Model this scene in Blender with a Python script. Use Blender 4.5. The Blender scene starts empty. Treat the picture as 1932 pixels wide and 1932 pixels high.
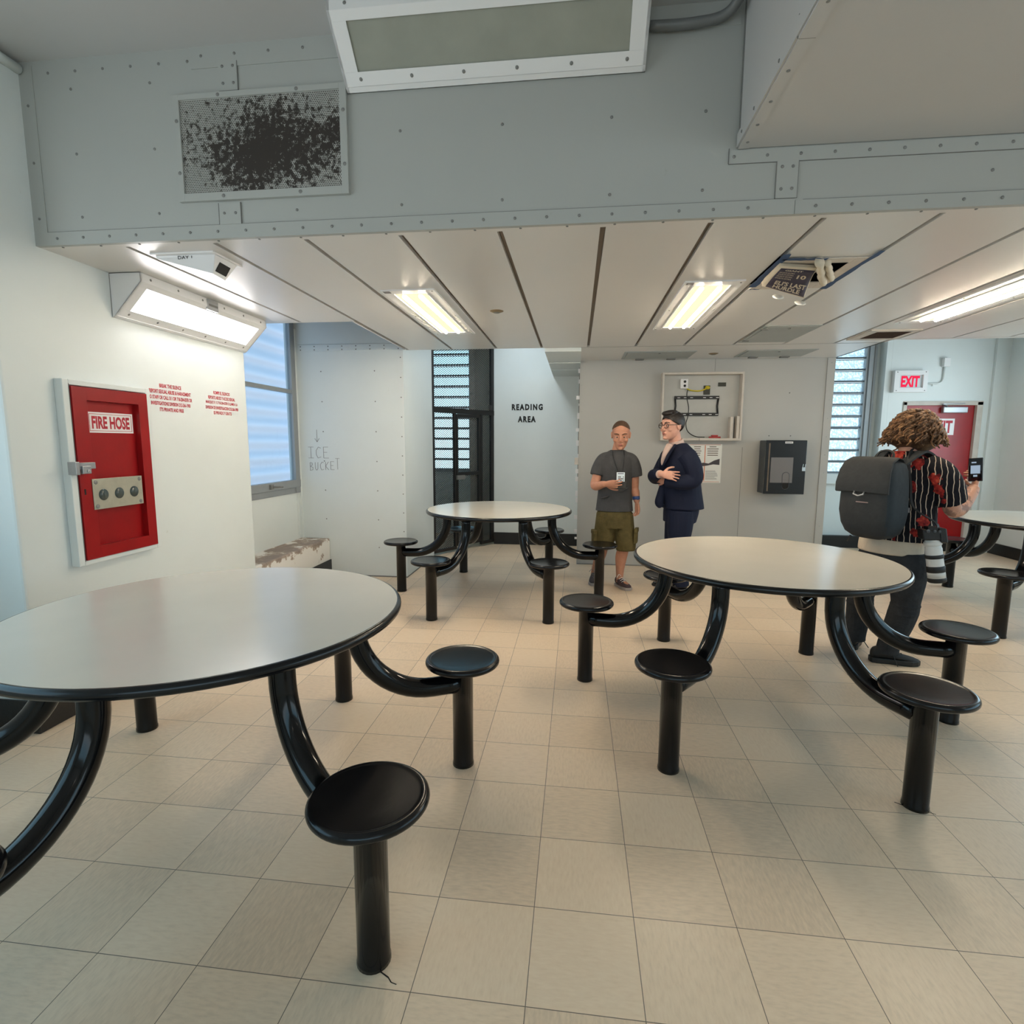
import bpy, bmesh, math, random
from mathutils import Vector, Matrix
random.seed(7)
SC = bpy.context.scene
COL = SC.collection
PI = math.pi

# ---------------------------------------------------------------- camera
cam_d = bpy.data.cameras.new('camera')
cam = bpy.data.objects.new('camera', cam_d)
COL.objects.link(cam)
YAW, PITCH, ROLL, F_PX, CAM_H = -0.117, 0.1275, -0.0041, 1021.418, 1.4426
fwd = Vector((math.sin(YAW) * math.cos(PITCH), math.cos(YAW) * math.cos(PITCH), -math.sin(PITCH)))
rgt = Vector((math.cos(YAW), -math.sin(YAW), 0))
dwn = fwd.cross(rgt)
r2 = math.cos(ROLL) * rgt + math.sin(ROLL) * dwn
d2 = -math.sin(ROLL) * rgt + math.cos(ROLL) * dwn
M3 = Matrix((r2, -d2, -fwd)).transposed()
cam.matrix_world = Matrix.Translation((0, 0, CAM_H)) @ M3.to_4x4()
cam_d.sensor_width = 36
cam_d.sensor_fit = 'HORIZONTAL'
cam_d.lens = F_PX / 1932 * 36
cam_d.clip_start = 0.05
SC.camera = cam

# ---------------------------------------------------------------- exposure, sky, daylight
SC.view_settings.view_transform = 'Standard'
SC.view_settings.look = 'None'
SC.view_settings.exposure = 0.0
SC.view_settings.gamma = 1
SC.view_settings.use_curve_mapping = False

def lin(c):
    return tuple((v / 12.92 if v <= 0.04045 else ((v + 0.055) / 1.055) ** 2.4) for v in c)

world = bpy.data.worlds.new('sky')
SC.world = world
world.use_nodes = True
wn, wl = world.node_tree.nodes, world.node_tree.links
wn.clear()
wo = wn.new('ShaderNodeOutputWorld')
wb = wn.new('ShaderNodeBackground')
wt = wn.new('ShaderNodeTexCoord')
ws = wn.new('ShaderNodeSeparateXYZ')
wr = wn.new('ShaderNodeValToRGB')
wl.new(wt.outputs['Generated'], ws.inputs[0])
wl.new(ws.outputs['Z'], wr.inputs[0])
wr.color_ramp.elements[0].position = 0.0
wr.color_ramp.elements[0].color = (*lin((.93, .97, .985)), 1)
wr.color_ramp.elements[1].position = 0.25
wr.color_ramp.elements[1].color = (*lin((.66, .86, .96)), 1)
wl.new(wr.outputs[0], wb.inputs[0])
wb.inputs[1].default_value = 2.6
wl.new(wb.outputs[0], wo.inputs[0])

def area_light(name, loc, rot, sx, sy, power, color):
    d = bpy.data.lights.new(name, 'AREA')
    d.shape = 'RECTANGLE'
    d.size, d.size_y, d.energy, d.color = sx, sy, power, color
    o = bpy.data.objects.new(name, d)
    o.location, o.rotation_euler = loc, rot
    COL.objects.link(o)
    return o
DAY = (.82, .92, 1.0)
# daylight entering by the windows of the room: left wall, right wall, rear wall
area_light('daylight_left', (-2.98, .4, 1.75), (0, -PI / 2, 0), 1.6, 3.0, 1.6, DAY)
area_light('daylight_right', (5.60, 1.6, 1.75), (0, PI / 2, 0), 1.6, 4.6, 3, DAY)
area_light('daylight_right_far', (5.60, 6.0, 1.75), (0, PI / 2, 0), 1.6, 2.2, 30, (.70, .90, 1))
area_light('daylight_rear', (1.0, -3.55, 1.7), (PI / 2, 0, 0), 5.6, 1.7, 3, (1, .95, .87))
# unseen ceiling lamps behind the camera, and a light added to brighten the alcove
area_light('unseen_room_light', (-.75, 6.55, 3.12), (0, 0, 0), .3, 1.2, 15, (.82, .93, 1))
for lx, ly in ((1.7, -1.6), (3.6, -1.3), (4.4, 1.2)):
    area_light('unseen_room_light', (lx, ly, 3.12), (0, 0, 0), .3, 1.2, 5, (1, .90, .80))

# ---------------------------------------------------------------- helpers
class MB:
    """collects shapes and links them as one mesh object"""
    def __init__(self):
        self.v, self.f, self.m, self.s = [], [], [], []
    def add(self, vs, fs, mat=0, smooth=False):
        b = len(self.v)
        self.v += [tuple(p) for p in vs]
        for f in fs:
            self.f.append(tuple(b + i for i in f))
            self.m.append(mat)
            self.s.append(smooth)
        return self
    def box(self, x0, x1, y0, y1, z0, z1, mat=0):
        vs = [(x, y, z) for x in (x0, x1) for y in (y0, y1) for z in (z0, z1)]
        return self.add(vs, [(0, 1, 3, 2), (4, 6, 7, 5), (0, 4, 5, 1), (2, 3, 7, 6), (0, 2, 6, 4), (1, 5, 7, 3)], mat)
    def obox(self, c, ux, uy, uz, mat=0):
        """box given by centre and three half-extent vectors"""
        c, ux, uy, uz = map(Vector, (c, ux, uy, uz))
        vs = [c + a * ux + b * uy + d * uz for a in (-1, 1) for b in (-1, 1) for d in (-1, 1)]
        return self.add(vs, [(0, 1, 3, 2), (4, 6, 7, 5), (0, 4, 5, 1), (2, 3, 7, 6), (0, 2, 6, 4), (1, 5, 7, 3)], mat)
    def bar(self, a, b, w, h, up=(0, 0, 1), mat=0):
        a, b = Vector(a), Vector(b)
        d = (b - a).normalized()
        s = d.cross(Vector(up)).normalized()
        u = s.cross(d)
        return self.obox((a + b) / 2, (b - a) / 2, s * w / 2, u * h / 2, mat)
    def prism(self, poly, d, mat=0):
        """polygon of 3-D points pushed along vector d"""
        n = len(poly)
        d = Vector(d)
        vs = [Vector(p) for p in poly] + [Vector(p) + d for p in poly]
        fs = [tuple(range(n - 1, -1, -1)), tuple(range(n, 2 * n))]
        fs += [(i, (i + 1) % n, n + (i + 1) % n, n + i) for i in range(n)]
        return self.add(vs, fs, mat)
    def loft(self, rings, cap=True, mat=0, smooth=True, closed=False):
        n = len(rings[0])
        vs = [p for r in rings for p in r]
        fs = []
        m = len(rings)
        for k in range(m if closed else m - 1):
            for i in range(n):
                j = (i + 1) % n
                k2 = (k + 1) % m
                fs.append((k * n + i, k * n + j, k2 * n + j, k2 * n + i))
        if cap and not closed:
            fs.append(tuple(range(n - 1, -1, -1)))
            fs.append(tuple((m - 1) * n + i for i in range(n)))
        return self.add(vs, fs, mat, smooth)
    def tube(self, path, rad, n=12, mat=0, cap=True, flat=None, ref=None):
        """round (or flattened) tube along a path; rad a number or a list"""
        path = [Vector(p) for p in path]
        if not isinstance(rad, (list, tuple)):
            rad = [rad] * len(path)
        rings = []
        prev = None
        for i, p in enumerate(path):
            a = path[max(0, i - 1)]
            b = path[min(len(path) - 1, i + 1)]
            t = (b - a).normalized()
            if prev is None:
                r = Vector(ref) if ref else (Vector((0, 0, 1)) if abs(t.z) < .9 else Vector((0, 1, 0)))
            else:
                r = prev
            u = (r - t * r.dot(t))
            if u.length < 1e-5:
                u = t.orthogonal()
            u.normalize()
            prev = u
            w = t.cross(u)
            q = flat or 1.0
            rings.append([p + rad[i] * (math.cos(2 * PI * k / n) * u * q + math.sin(2 * PI * k / n) * w) for k in range(n)])
        return self.loft(rings, cap, mat)
    def lathe(self, prof, c=(0, 0, 0), n=48, mat=0, axis='Z', smooth=True):
        """profile of (radius, height) turned about an axis through c"""
        c = Vector(c)
        rings = []
        for r, h in prof:
            ring = []
            for k in range(n):
                a = 2 * PI * k / n
                x, y = r * math.cos(a), r * math.sin(a)
                o = {'Z': (x, y, h), 'Y': (x, h, -y), 'X': (h, x, y)}[axis]
                ring.append(c + Vector(o))
            rings.append(ring)
        return self.loft(rings, True, mat, smooth)
    def ellipsoid(self, c, rx, ry, rz, n=16, m=10, mat=0, rot=None):
        c = Vector(c)
        rings = []
        for i in range(1, m):
            t = PI * i / m
            ring = []
            for k in range(n):
                a = 2 * PI * k / n
                p = Vector((rx * math.sin(t) * math.cos(a), ry * math.sin(t) * math.sin(a), -rz * math.cos(t)))
                if rot is not None:
                    p = rot @ p
                ring.append(c + p)
            rings.append(ring)
        return self.loft(rings, True, mat)
    def screws(self, pts, nrm, r=.006, mat=1):
        nrm = Vector(nrm).normalized()
        u = nrm.orthogonal().normalized()
        w = nrm.cross(u)
        for p in pts:
            p = Vector(p)
            rings = [[p + k * r * (math.cos(a * PI / 4) * u + math.sin(a * PI / 4) * w) + nrm * h for a in range(8)]
                     for k, h in ((1, 0), (1, .0015), (.6, .003))]
            self.loft(rings, True, mat)
        return self
    def build(self, name, mats, parent=None, bevel=0, sub=0, label=None, kind=None, origin=None):
        me = bpy.data.meshes.new(name)
        off = Vector((0, 0, 0))
        if parent is not None:
            off = world_loc(parent)
        if origin is not None:
            off = Vector(origin)
        me.from_pydata([(p[0] - off.x, p[1] - off.y, p[2] - off.z) for p in self.v], [], self.f)
        if not isinstance(mats, (list, tuple)):
            mats = [mats]
        for m in mats:
            me.materials.append(m)
        me.polygons.foreach_set('material_index', [min(i, len(mats) - 1) for i in self.m])
        me.polygons.foreach_set('use_smooth', self.s)
        bm = bmesh.new()
        bm.from_mesh(me)
        bmesh.ops.recalc_face_normals(bm, faces=bm.faces)
        bm.to_mesh(me)
        bm.free()
        me.update()
        o = bpy.data.objects.new(name, me)
        COL.objects.link(o)
        if parent is not None:
            o.parent = parent
            if origin is not None:
                o.location = Vector(origin) - world_loc(parent)
        elif origin is not None:
            o.location = origin
        if bevel:
            b = o.modifiers.new('bevel', 'BEVEL')
            b.width, b.segments, b.limit_method, b.angle_limit = bevel, 2, 'ANGLE', math.radians(50)
        if sub:
            b = o.modifiers.new('subd', 'SUBSURF')
            b.levels = b.render_levels = sub
        if label:
            o['label'] = label
        if kind:
            o['kind'] = kind
        return o

def world_loc(o):
    p = Vector(o.location)
    while o.parent is not None:
        o = o.parent
        p += Vector(o.location)
    return p

def thing(name, label, cat, loc=(0, 0, 0), group=None):
    o = bpy.data.objects.new(name, None)
    o.empty_display_size = .1
    COL.objects.link(o)
    o.location = loc
    tag(o, label, cat, group)
    return o

def tag(o, label, cat, group=None):
    o['label'], o['category'] = label, cat
    if group:
        o['group'] = group
    return o

def copy_tree(o, parent=None):
    c = o.copy()
    COL.objects.link(c)
    if parent is not None:
        c.parent = parent
    for ch in list(o.children):
        copy_tree(ch, c)
    return c

def smooth_path(pts, n=8):
    """Catmull-Rom through points (tuples of any length)"""
    P = [tuple(p) for p in pts]
    P = [tuple(2 * a - b for a, b in zip(P[0], P[1]))] + P + [tuple(2 * a - b for a, b in zip(P[-1], P[-2]))]
    out = []
    for i in range(1, len(P) - 2):
        p0, p1, p2, p3 = P[i - 1:i + 3]
        for k in range(n):
            t = k / n
            out.append(tuple(.5 * (2 * b + (c - a) * t + (2 * a - 5 * b + 4 * c - d) * t * t + (3 * b - a - 3 * c + d) * t ** 3)
                             for a, b, c, d in zip(p0, p1, p2, p3)))
    out.append(P[-2])
    return out

def text_geo(body, bold=0.0, space=1.0):
    """letters as flat geometry: points scaled to a unit box, faces, aspect"""
    cu = bpy.data.curves.new('lettering', 'FONT')
    cu.body = body
    cu.align_x = 'CENTER'
    cu.offset = bold
    cu.space_line = 1.15
    cu.space_character = space
    cu.resolution_u = 3
    o = bpy.data.objects.new('lettering', cu)
    COL.objects.link(o)
    dg = bpy.context.evaluated_depsgraph_get()
    me = o.evaluated_get(dg).to_mesh()
    vs = [tuple(v.co) for v in me.vertices]
    fs = [tuple(p.vertices) for p in me.polygons]
    o.evaluated_get(dg).to_mesh_clear()
    bpy.data.objects.remove(o)
    bpy.data.curves.remove(cu)
    x0, x1 = min(v[0] for v in vs), max(v[0] for v in vs)
    y0, y1 = min(v[1] for v in vs), max(v[1] for v in vs)
    return [((v[0] - x0) / (x1 - x0) - .5, (v[1] - y0) / (y1 - y0) - .5) for v in vs], fs

def put_text(mb, body, c, ux, uy, mat=0, bold=0.02, space=1.0):
    """lettering on a surface: centre, full width vector, full height vector"""
    vs, fs = text_geo(body, bold, space)
    c, ux, uy = Vector(c), Vector(ux), Vector(uy)
    mb.add([c + x * ux + y * uy for x, y in vs], fs, mat)

# ---------------------------------------------------------------- materials
def nodes_of(name):
    m = bpy.data.materials.new(name)
    m.use_nodes = True
    nt = m.node_tree
    b = nt.nodes['Principled BSDF']
    return m, nt, b

def noise(nt, scale, detail=4, rough=.55, coord='Object', vec=None):
    n = nt.nodes.new('ShaderNodeTexNoise')
    n.inputs['Scale'].default_value = scale
    n.inputs['Detail'].default_value = detail
    n.inputs['Roughness'].default_value = rough
    if vec is None:
        tc = nt.nodes.new('ShaderNodeTexCoord')
        vec = tc.outputs[coord]
    nt.links.new(vec, n.inputs['Vector'])
    return n

def ramp(nt, fac, stops):
    r = nt.nodes.new('ShaderNodeValToRGB')
    el = r.color_ramp.elements
    while len(el) > 1:
        el.remove(el[-1])
    for i, (p, c) in enumerate(stops):
        e = el[0] if i == 0 else el.new(p)
        e.position = p
        e.color = (*c, 1) if len(c) == 3 else c
    nt.links.new(fac, r.inputs[0])
    return r

def bump(nt, b, height, strength=.2, dist=.01):
    n = nt.nodes.new('ShaderNodeBump')
    n.inputs['Strength'].default_value = strength
    n.inputs['Distance'].default_value = dist
    nt.links.new(height, n.inputs['Height'])
    nt.links.new(n.outputs[0], b.inputs['Normal'])

def pbr(name, col, rough=.5, metal=0, var=0.0, vscale=6, bmp=0, bscale=60, spec=.5, coat=0):
    m, nt, b = nodes_of(name)
    c = lin(col)
    b.inputs['Base Color'].default_value = (*c, 1)
    b.inputs['Roughness'].default_value = rough
    b.inputs['Metallic'].default_value = metal
    b.inputs['Specular IOR Level'].default_value = spec
    if coat:
        b.inputs['Coat Weight'].default_value = coat
        b.inputs['Coat Roughness'].default_value = .08
    if var:
        n = noise(nt, vscale, 6)
        r = ramp(nt, n.outputs[0], [(.3, tuple(v * (1 - var) for v in c)), (.7, tuple(min(1, v * (1 + var * .6)) for v in c))])
        nt.links.new(r.outputs[0], b.inputs['Base Color'])
    if bmp:
        n2 = noise(nt, bscale, 3)
        bump(nt, b, n2.outputs[0], bmp)
    return m

def emit(name, col, strength):
    m = bpy.data.materials.new(name)
    m.use_nodes = True
    nt = m.node_tree
    nt.nodes.clear()
    o = nt.nodes.new('ShaderNodeOutputMaterial')
    e = nt.nodes.new('ShaderNodeEmission')
    e.inputs[0].default_value = (*lin(col), 1)
    e.inputs[1].default_value = strength
    nt.links.new(e.outputs[0], o.inputs[0])
    return m

def math_node(nt, op, a, b=None, clamp=False):
    n = nt.nodes.new('ShaderNodeMath')
    n.operation = op
    n.use_clamp = clamp
    for i, v in enumerate((a, b)):
        if v is None:
            continue
        if isinstance(v, (int, float)):
            n.inputs[i].default_value = v
        else:
            nt.links.new(v, n.inputs[i])
    return n.outputs[0]

def floor_material():
    m, nt, b = nodes_of('vinyl_tile_floor')
    tc = nt.nodes.new('ShaderNodeTexCoord')
    sp = nt.nodes.new('ShaderNodeSeparateXYZ')
    nt.links.new(tc.outputs['Object'], sp.inputs[0])
    T = .3048
    u = math_node(nt, 'DIVIDE', math_node(nt, 'ADD', sp.outputs[0], .1037 + 40 * T), T)
    v = math_node(nt, 'DIVIDE', math_node(nt, 'ADD', sp.outputs[1], -1.5235 + 40 * T), T)
    fu, fv = math_node(nt, 'FRACT', u), math_node(nt, 'FRACT', v)
    def edge(f):
        a = math_node(nt, 'ABSOLUTE', math_node(nt, 'SUBTRACT', f, .5))
        return math_node(nt, 'GREATER_THAN', a, .4963)
    line = math_node(nt, 'MAXIMUM', edge(fu), edge(fv))
    cu, cv = math_node(nt, 'FLOOR', u), math_node(nt, 'FLOOR', v)
    comb = nt.nodes.new('ShaderNodeCombineXYZ')
    nt.links.new(cu, comb.inputs[0])
    nt.links.new(cv, comb.inputs[1])
    wn_ = nt.nodes.new('ShaderNodeTexWhiteNoise')
    wn_.noise_dimensions = '3D'
    nt.links.new(comb.outputs[0], wn_.inputs[0])
    # grain whose direction turns from tile to tile
    par = math_node(nt, 'MODULO', math_node(nt, 'ADD', cu, cv), 2)
    def stretched(sx, sy):
        mp = nt.nodes.new('ShaderNodeMapping')
        mp.inputs['Scale'].default_value = (sx, sy, 1)
        nt.links.new(tc.outputs['Object'], mp.inputs[0])
        return noise(nt, 1, 5, .6, vec=mp.outputs[0]).outputs[0]
    ga, gb = stretched(110, 26), stretched(26, 110)
    mx = nt.nodes.new('ShaderNodeMix')
    nt.links.new(par, mx.inputs[0])
    nt.links.new(ga, mx.inputs[2])
    nt.links.new(gb, mx.inputs[3])
    grain = mx.outputs[0]
    big = noise(nt, 1.3, 2, .5, vec=tc.outputs['Object']).outputs[0]
    tone = math_node(nt, 'ADD', math_node(nt, 'MULTIPLY', wn_.outputs[0], .18),
                     math_node(nt, 'ADD', math_node(nt, 'MULTIPLY', grain, .62), math_node(nt, 'MULTIPLY', big, .26)))
    r = ramp(nt, tone, [(.28, lin((.82, .73, .63))), (.54, lin((.905, .81, .70))), (.8, lin((.94, .855, .75)))])
    mc = nt.nodes.new('ShaderNodeMix')
    mc.data_type = 'RGBA'
    nt.links.new(line, mc.inputs[0])
    nt.links.new(r.outputs[0], mc.inputs[6])
    mc.inputs[7].default_value = (*lin((.44, .385, .335)), 1)
    nt.links.new(mc.outputs[2], b.inputs['Base Color'])
    rr = ramp(nt, big, [(.3, (.32,) * 3), (.7, (.44,) * 3)])
    nt.links.new(rr.outputs[0], b.inputs['Roughness'])
    b.inputs['Specular IOR Level'].default_value = .45
    hb = math_node(nt, 'SUBTRACT', math_node(nt, 'MULTIPLY', grain, .2), line)
    bump(nt, b, hb, .15, .002)
    return m

def paint(name, col, dirt=.05, rough=.5):
    """painted plaster or steel: faint mottling and small scuffs"""
    m, nt, b = nodes_of(name)
    c = lin(col)
    n1 = noise(nt, 1.3, 6, .6)
    r1 = ramp(nt, n1.outputs[0], [(.3, tuple(v * (1 - dirt) for v in c)), (.65, c)])
    n2 = noise(nt, 9, 5, .7)
    r2_ = ramp(nt, n2.outputs[0], [(.70, (1, 1, 1)), (.80, (.86, .84, .80))])
    mx = nt.nodes.new('ShaderNodeMix')
    mx.data_type = 'RGBA'
    mx.blend_type = 'MULTIPLY'
    mx.inputs[0].default_value = 1 if dirt > .03 else .3
    nt.links.new(r1.outputs[0], mx.inputs[6])
    nt.links.new(r2_.outputs[0], mx.inputs[7])
    nt.links.new(mx.outputs[2], b.inputs['Base Color'])
    b.inputs['Roughness'].default_value = rough
    n3 = noise(nt, 45, 3)
    bump(nt, b, n3.outputs[0], .06, .004)
    return m

M = {}
M['floor'] = floor_material()
M['wall'] = paint('white_wall_paint', (.88, .905, .90))
M['part'] = paint('ivory_wall_paint', (.72, .715, .695))
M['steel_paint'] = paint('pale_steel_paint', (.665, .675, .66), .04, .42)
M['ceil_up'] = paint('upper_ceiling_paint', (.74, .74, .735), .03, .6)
M['ceil'] = paint('satin_ceiling_panel', (.865, .855, .84), .03, .3)
M['groove'] = pbr('ceiling_groove', (.50, .45, .40), .6)
M['screw'] = pbr('screw_metal', (.50, .50, .49), .5, .2)
M['screw_painted'] = pbr('painted_screw', (.70, .71, .70), .5)
M['seam'] = pbr('dark_seam', (.47, .47, .46), .8)
M['black_base'] = pbr('black_cove_base', (.085, .085, .09), .35, bmp=.1)
M['black'] = pbr('gloss_black_paint', (.04, .04, .045), .12, spec=.35)
M['seat'] = pbr('worn_black_seat', (.085, .08, .085), .19, var=.18, vscale=14, bmp=.015, bscale=40, spec=.35)
M['rim'] = pbr('black_table_rim', (.06, .065, .075), .22, spec=.4)
M['laminate'] = pbr('beige_laminate', (.845, .815, .76), .2, var=.035, vscale=3, bmp=.01, bscale=300)
M['red'] = pbr('red_gloss_paint', (.60, .02, .04), .32, var=.12, vscale=7, bmp=.04, bscale=25)
M['red_text'] = pbr('red_stencil_ink', (.76, .12, .22), .6)
M['dark_red_text'] = pbr('crimson_sign_ink', (.70, .07, .17), .5)
M['white_sign'] = pbr('white_sign', (.93, .92, .92), .4)
M['white_enamel'] = pbr('white_enamel', (.90, .90, .90), .35)
M['alu'] = pbr('brushed_aluminium', (.66, .67, .68), .35, .7, bmp=.05)
M['zinc'] = pbr('zinc_plate', (.74, .73, .66), .35, .45, var=.1, vscale=20)
M['grey_hatch'] = pbr('grey_metal_hatch', (.64, .66, .65), .45, .1, var=.05)
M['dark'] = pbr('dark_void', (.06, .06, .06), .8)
M['dark_steel'] = pbr('black_gate_steel', (.10, .095, .095), .45, bmp=.05)
M['frame_grey'] = pbr('grey_window_frame', (.60, .62, .63), .45, .3, var=.06)
M['grey_lens'] = pbr('unlit_lens', (.60, .61, .57), .25, var=.12, vscale=4)
M['lamp'] = emit('lamp_diffuser', (1, .985, .985), 15)
M['tube'] = emit('fluorescent_tube', (1, .93, .82), 78)
M['lamp_tray'] = emit('lit_reflector_tray', (1, .96, .80), 1.1)
M['blackink'] = pbr('black_stencil_ink', (.08, .08, .08), .6)
M['pencil'] = pbr('pencil_grey', (.58, .58, .58), .8)
M['wood'] = pbr('whitewashed_plywood', (.80, .77, .73), .65, var=.10, vscale=9, bmp=.05)
M['cord'] = pbr('black_cord', (.09, .09, .09), .5)
M['yellow'] = pbr('yellow_plug', (.80, .72, .12), .4)
M['olive'] = pbr('dark_outlet_plate', (.18, .18, .13), .5)
M['paper'] = pbr('paper', (.90, .90, .88), .7, var=.03)
M['orange'] = pbr('orange_print', (.82, .42, .22), .6)
M['printgrey'] = pbr('grey_print', (.50, .49, .50), .7)
M['navyprint'] = pbr('navy_newsprint', (.20, .18, .26), .7, var=.2, vscale=40)
M['newsprint'] = pbr('newsprint', (.80, .76, .68), .8, var=.06, vscale=20)
M['bluetape'] = pbr('blue_masking_tape', (.14, .27, .43), .6)
M['foam'] = pbr('white_foam', (.94, .93, .90), .8)
M['smoked'] = pbr('smoked_plastic', (.10, .11, .13), .2, coat=.3)
M['smoked_side'] = pbr('grey_plastic_side', (.25, .27, .29), .4)
M['smoked_window'] = pbr('grey_smoked_window', (.47, .46, .46), .25)
M['brownstrip'] = pbr('aged_tape', (.42, .37, .32), .7, var=.2, vscale=30)
M['conduit_dark'] = pbr('grey_conduit', (.42, .43, .43), .4)
M['blade'] = None
# ================================================================ the setting
def struct(name, mb, mats, bevel=0, parent=None):
    return mb.build(name, mats, parent, bevel, kind='structure' if parent is None else None)

WM = [M['wall'], M['screw_painted'], M['seam']]
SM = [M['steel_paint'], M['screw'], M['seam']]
ZC = 2.377          # dropped ceiling
ZU = 3.19           # upper ceiling
XL = -2.62          # left wall face
YB = 2.48           # bulkhead face

mb = MB()
mb.add([(-4, -3.6, 0), (6.5, -3.6, 0), (6.5, 9.5, 0), (-4, 9.5, 0)], [(0, 1, 2, 3)])
fl_o = struct('floor', mb, M['floor'])
mb = MB()
for pts in (((-.505, 1.262), (-.48, 1.250), (-.468, 1.238), (-.452, 1.234)), ((1.31, 2.20), (1.36, 2.165), (1.405, 2.155), (1.43, 2.14))):
    for i in range(len(pts) - 1):
        (xa, ya), (xb, yb) = pts[i], pts[i + 1]
        mb.bar((xa, ya, .0006), (xb, yb, .0006), .0035 - .0008 * i, .0008)
mb.build('tile_crack', pbr('dark_crack', (.12, .09, .08), .9), fl_o)

mb = MB().box(-3.3, 6.2, -3.7, 9.4, ZU, ZU + .1)
struct('ceiling_upper', mb, M['ceil_up'])

# dropped ceiling: planks with open joints between them
mb = MB()
gx = [-2.18 + .4555 * i for i in range(17)]
G = .0125
HX0, HX1, HY0, HY1 = gx[7] + G, gx[8] - G, 3.06, 3.56      # opened hatch
def plank(x0, x1, y0, y1):
    mb.box(x0, x1, y0, y1, ZC, ZC + .02, 0)
mb.box(XL, 5.53, YB + .018, 2.53, ZC, ZC + .02)
edges = [XL] + gx + [5.53]
for i in range(len(edges) - 1):
    x0 = edges[i] + (G if i > 0 else 0)
    x1 = edges[i + 1] - (G if i < len(edges) - 2 else 0)
    if x1 <= x0:
        continue
    y1 = 5.53
    if x0 < -1.8:
        y1 = 4.2
    if x0 > 2.7:
        y1 = 5.36
    if abs(x0 - HX0) < .01:
        plank(x0, x1, 2.53, HY0)
        plank(x0, x1, HY1, y1)
    else:
        plank(x0, x1, 2.53, y1)
# backing above the joints (with the hatch left open), rim strips at the free edges
mb.box(XL, -1.75, 2.5, 4.2, ZC + .022, ZC + .04, 1)
mb.box(-1.75, HX0 - .012, 2.5, 5.53, ZC + .022, ZC + .04, 1)
mb.box(HX1 + .012, 2.8, 2.5, 5.53, ZC + .022, ZC + .04, 1)
mb.box(2.8, 5.53, 2.5, 5.38, ZC + .022, ZC + .04, 1)
mb.box(HX0 - .012, HX1 + .012, 2.5, HY0, ZC + .022, ZC + .04, 1)
mb.box(HX0 - .012, HX1 + .012, HY1, 5.53, ZC + .022, ZC + .04, 1)
mb.box(XL, -1.75, 4.2, 4.215, ZC, ZC + .09)
mb.box(-1.765, -1.75, 4.2, 5.52, ZC, ZC + .09)
mb.box(-1.75, -.33, 5.53, 5.545, ZC, ZC + .4)
mb.box(2.80, 5.53, 5.38, 5.42, ZC, ZC + .35)
mb.box(-.33, 2.80, 5.53, 6.42, ZC, ZC + .02)
mb.box(2.78, 2.80, 5.4, 6.42, ZC, ZC + .35)
mb.box(-.33, 2.79, 5.541, 5.544, ZC - .0015, ZC, 2)
mb.screws([(x, 2.503, ZC) for x in [-2.5 + .2035 * k for k in range(40)]], (0, 0, -1), .006, 3)
struct('ceiling', mb, [M['ceil'], M['groove'], M['seam'], M['screw']])
# shaft above the opened hatch
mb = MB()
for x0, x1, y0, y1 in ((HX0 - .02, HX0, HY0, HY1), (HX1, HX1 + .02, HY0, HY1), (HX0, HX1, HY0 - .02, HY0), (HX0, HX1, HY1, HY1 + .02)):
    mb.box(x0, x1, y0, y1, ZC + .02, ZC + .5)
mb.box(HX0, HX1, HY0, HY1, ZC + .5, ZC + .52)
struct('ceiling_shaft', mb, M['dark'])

# bulkhead beam across the room
mb = MB()
mb.box(XL, 5.53, YB, YB + .018, ZC, ZU)
mb.box(XL, -2.55, YB - .004, YB, ZC, 3.17)                          # left cover strip
mb.box(-2.55, .868, YB - .004, YB, ZC, 2.437)                       # bottom cover strip
mb.box(.870, 5.53, YB - .005, YB, ZC, 2.431)
mb.box(-2.55, .868, YB - .0045, YB - .0005, 2.437, 2.4385, 2)
mb.box(.9, 5.53, YB - .0055, YB - .0005, 2.431, 2.4325, 2)
mb.box(-1.75, .62, YB - .004, YB, 3.10, ZU)                         # top cover strip
mb.box(-1.655, -1.55, YB - .006, YB, 2.437, 2.53)                   # joint plates
mb.box(-1.62, -1.531, YB - .006, YB, 3.0, 3.12)
mb.box(.79, .873, YB - .006, YB, 2.44, 2.582)
mb.box(.60, 5.53, YB - .004, YB, 2.582, 2.634)
for x, z0, z1 in ((-1.657, 2.438, 2.53), (-1.5495, 2.438, 2.53), (-1.5305, 3.0, 3.12), (.789, 2.44, 2.582), (.874, 2.44, 2.582), (.599, 2.582, 2.64)):
    mb.box(x - .0012, x + .0012, YB - .0065, YB - .0003, z0, z1, 2)
mb.box(-1.62, -1.53, YB - .0065, YB - .0003, 2.998, 3.0005, 2)
mb.box(.60, 5.53, YB - .0045, YB - .0003, 2.580, 2.582, 2)
sc = [(-2.5 + .1385 * k, YB - .0045, 2.408) for k in range(24)] + [(.95 + .1385 * k, YB - .0055, 2.405) for k in range(20)]
sc += [(-2.47 + .14 * k, YB, 3.135) for k in range(6)] + [(-1.7 + .16 * k, YB - .004, 3.15) for k in range(6)]
sc += [(x, YB, z) for x in (-2.36, -1.96) for z in (2.50, 2.78, 3.06)] + [(-1.28, YB, 2.487)]
sc += [(x, YB, z) for x in (-.79, -.34, .12, .50) for z in (2.487, 2.79)] + [(-1.63, YB - .006, 2.485), (-1.575, YB - .006, 2.485)]
sc += [(-1.60, YB - .006, 3.10), (-1.55, YB - .006, 3.10), (-1.60, YB - .006, 3.03), (-1.55, YB - .006, 3.03)]
sc += [(x, YB - .006, z) for x in (.81, .852) for z in (2.475, 2.56)] + [(.62 + .13 * k, YB - .004, 2.608) for k in range(12)]
sc += [(1.6 + .45 * k, YB, 2.51) for k in range(5)] + [(-2.585, YB - .004, z) for z in (2.5, 2.75, 3.0)]
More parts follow.
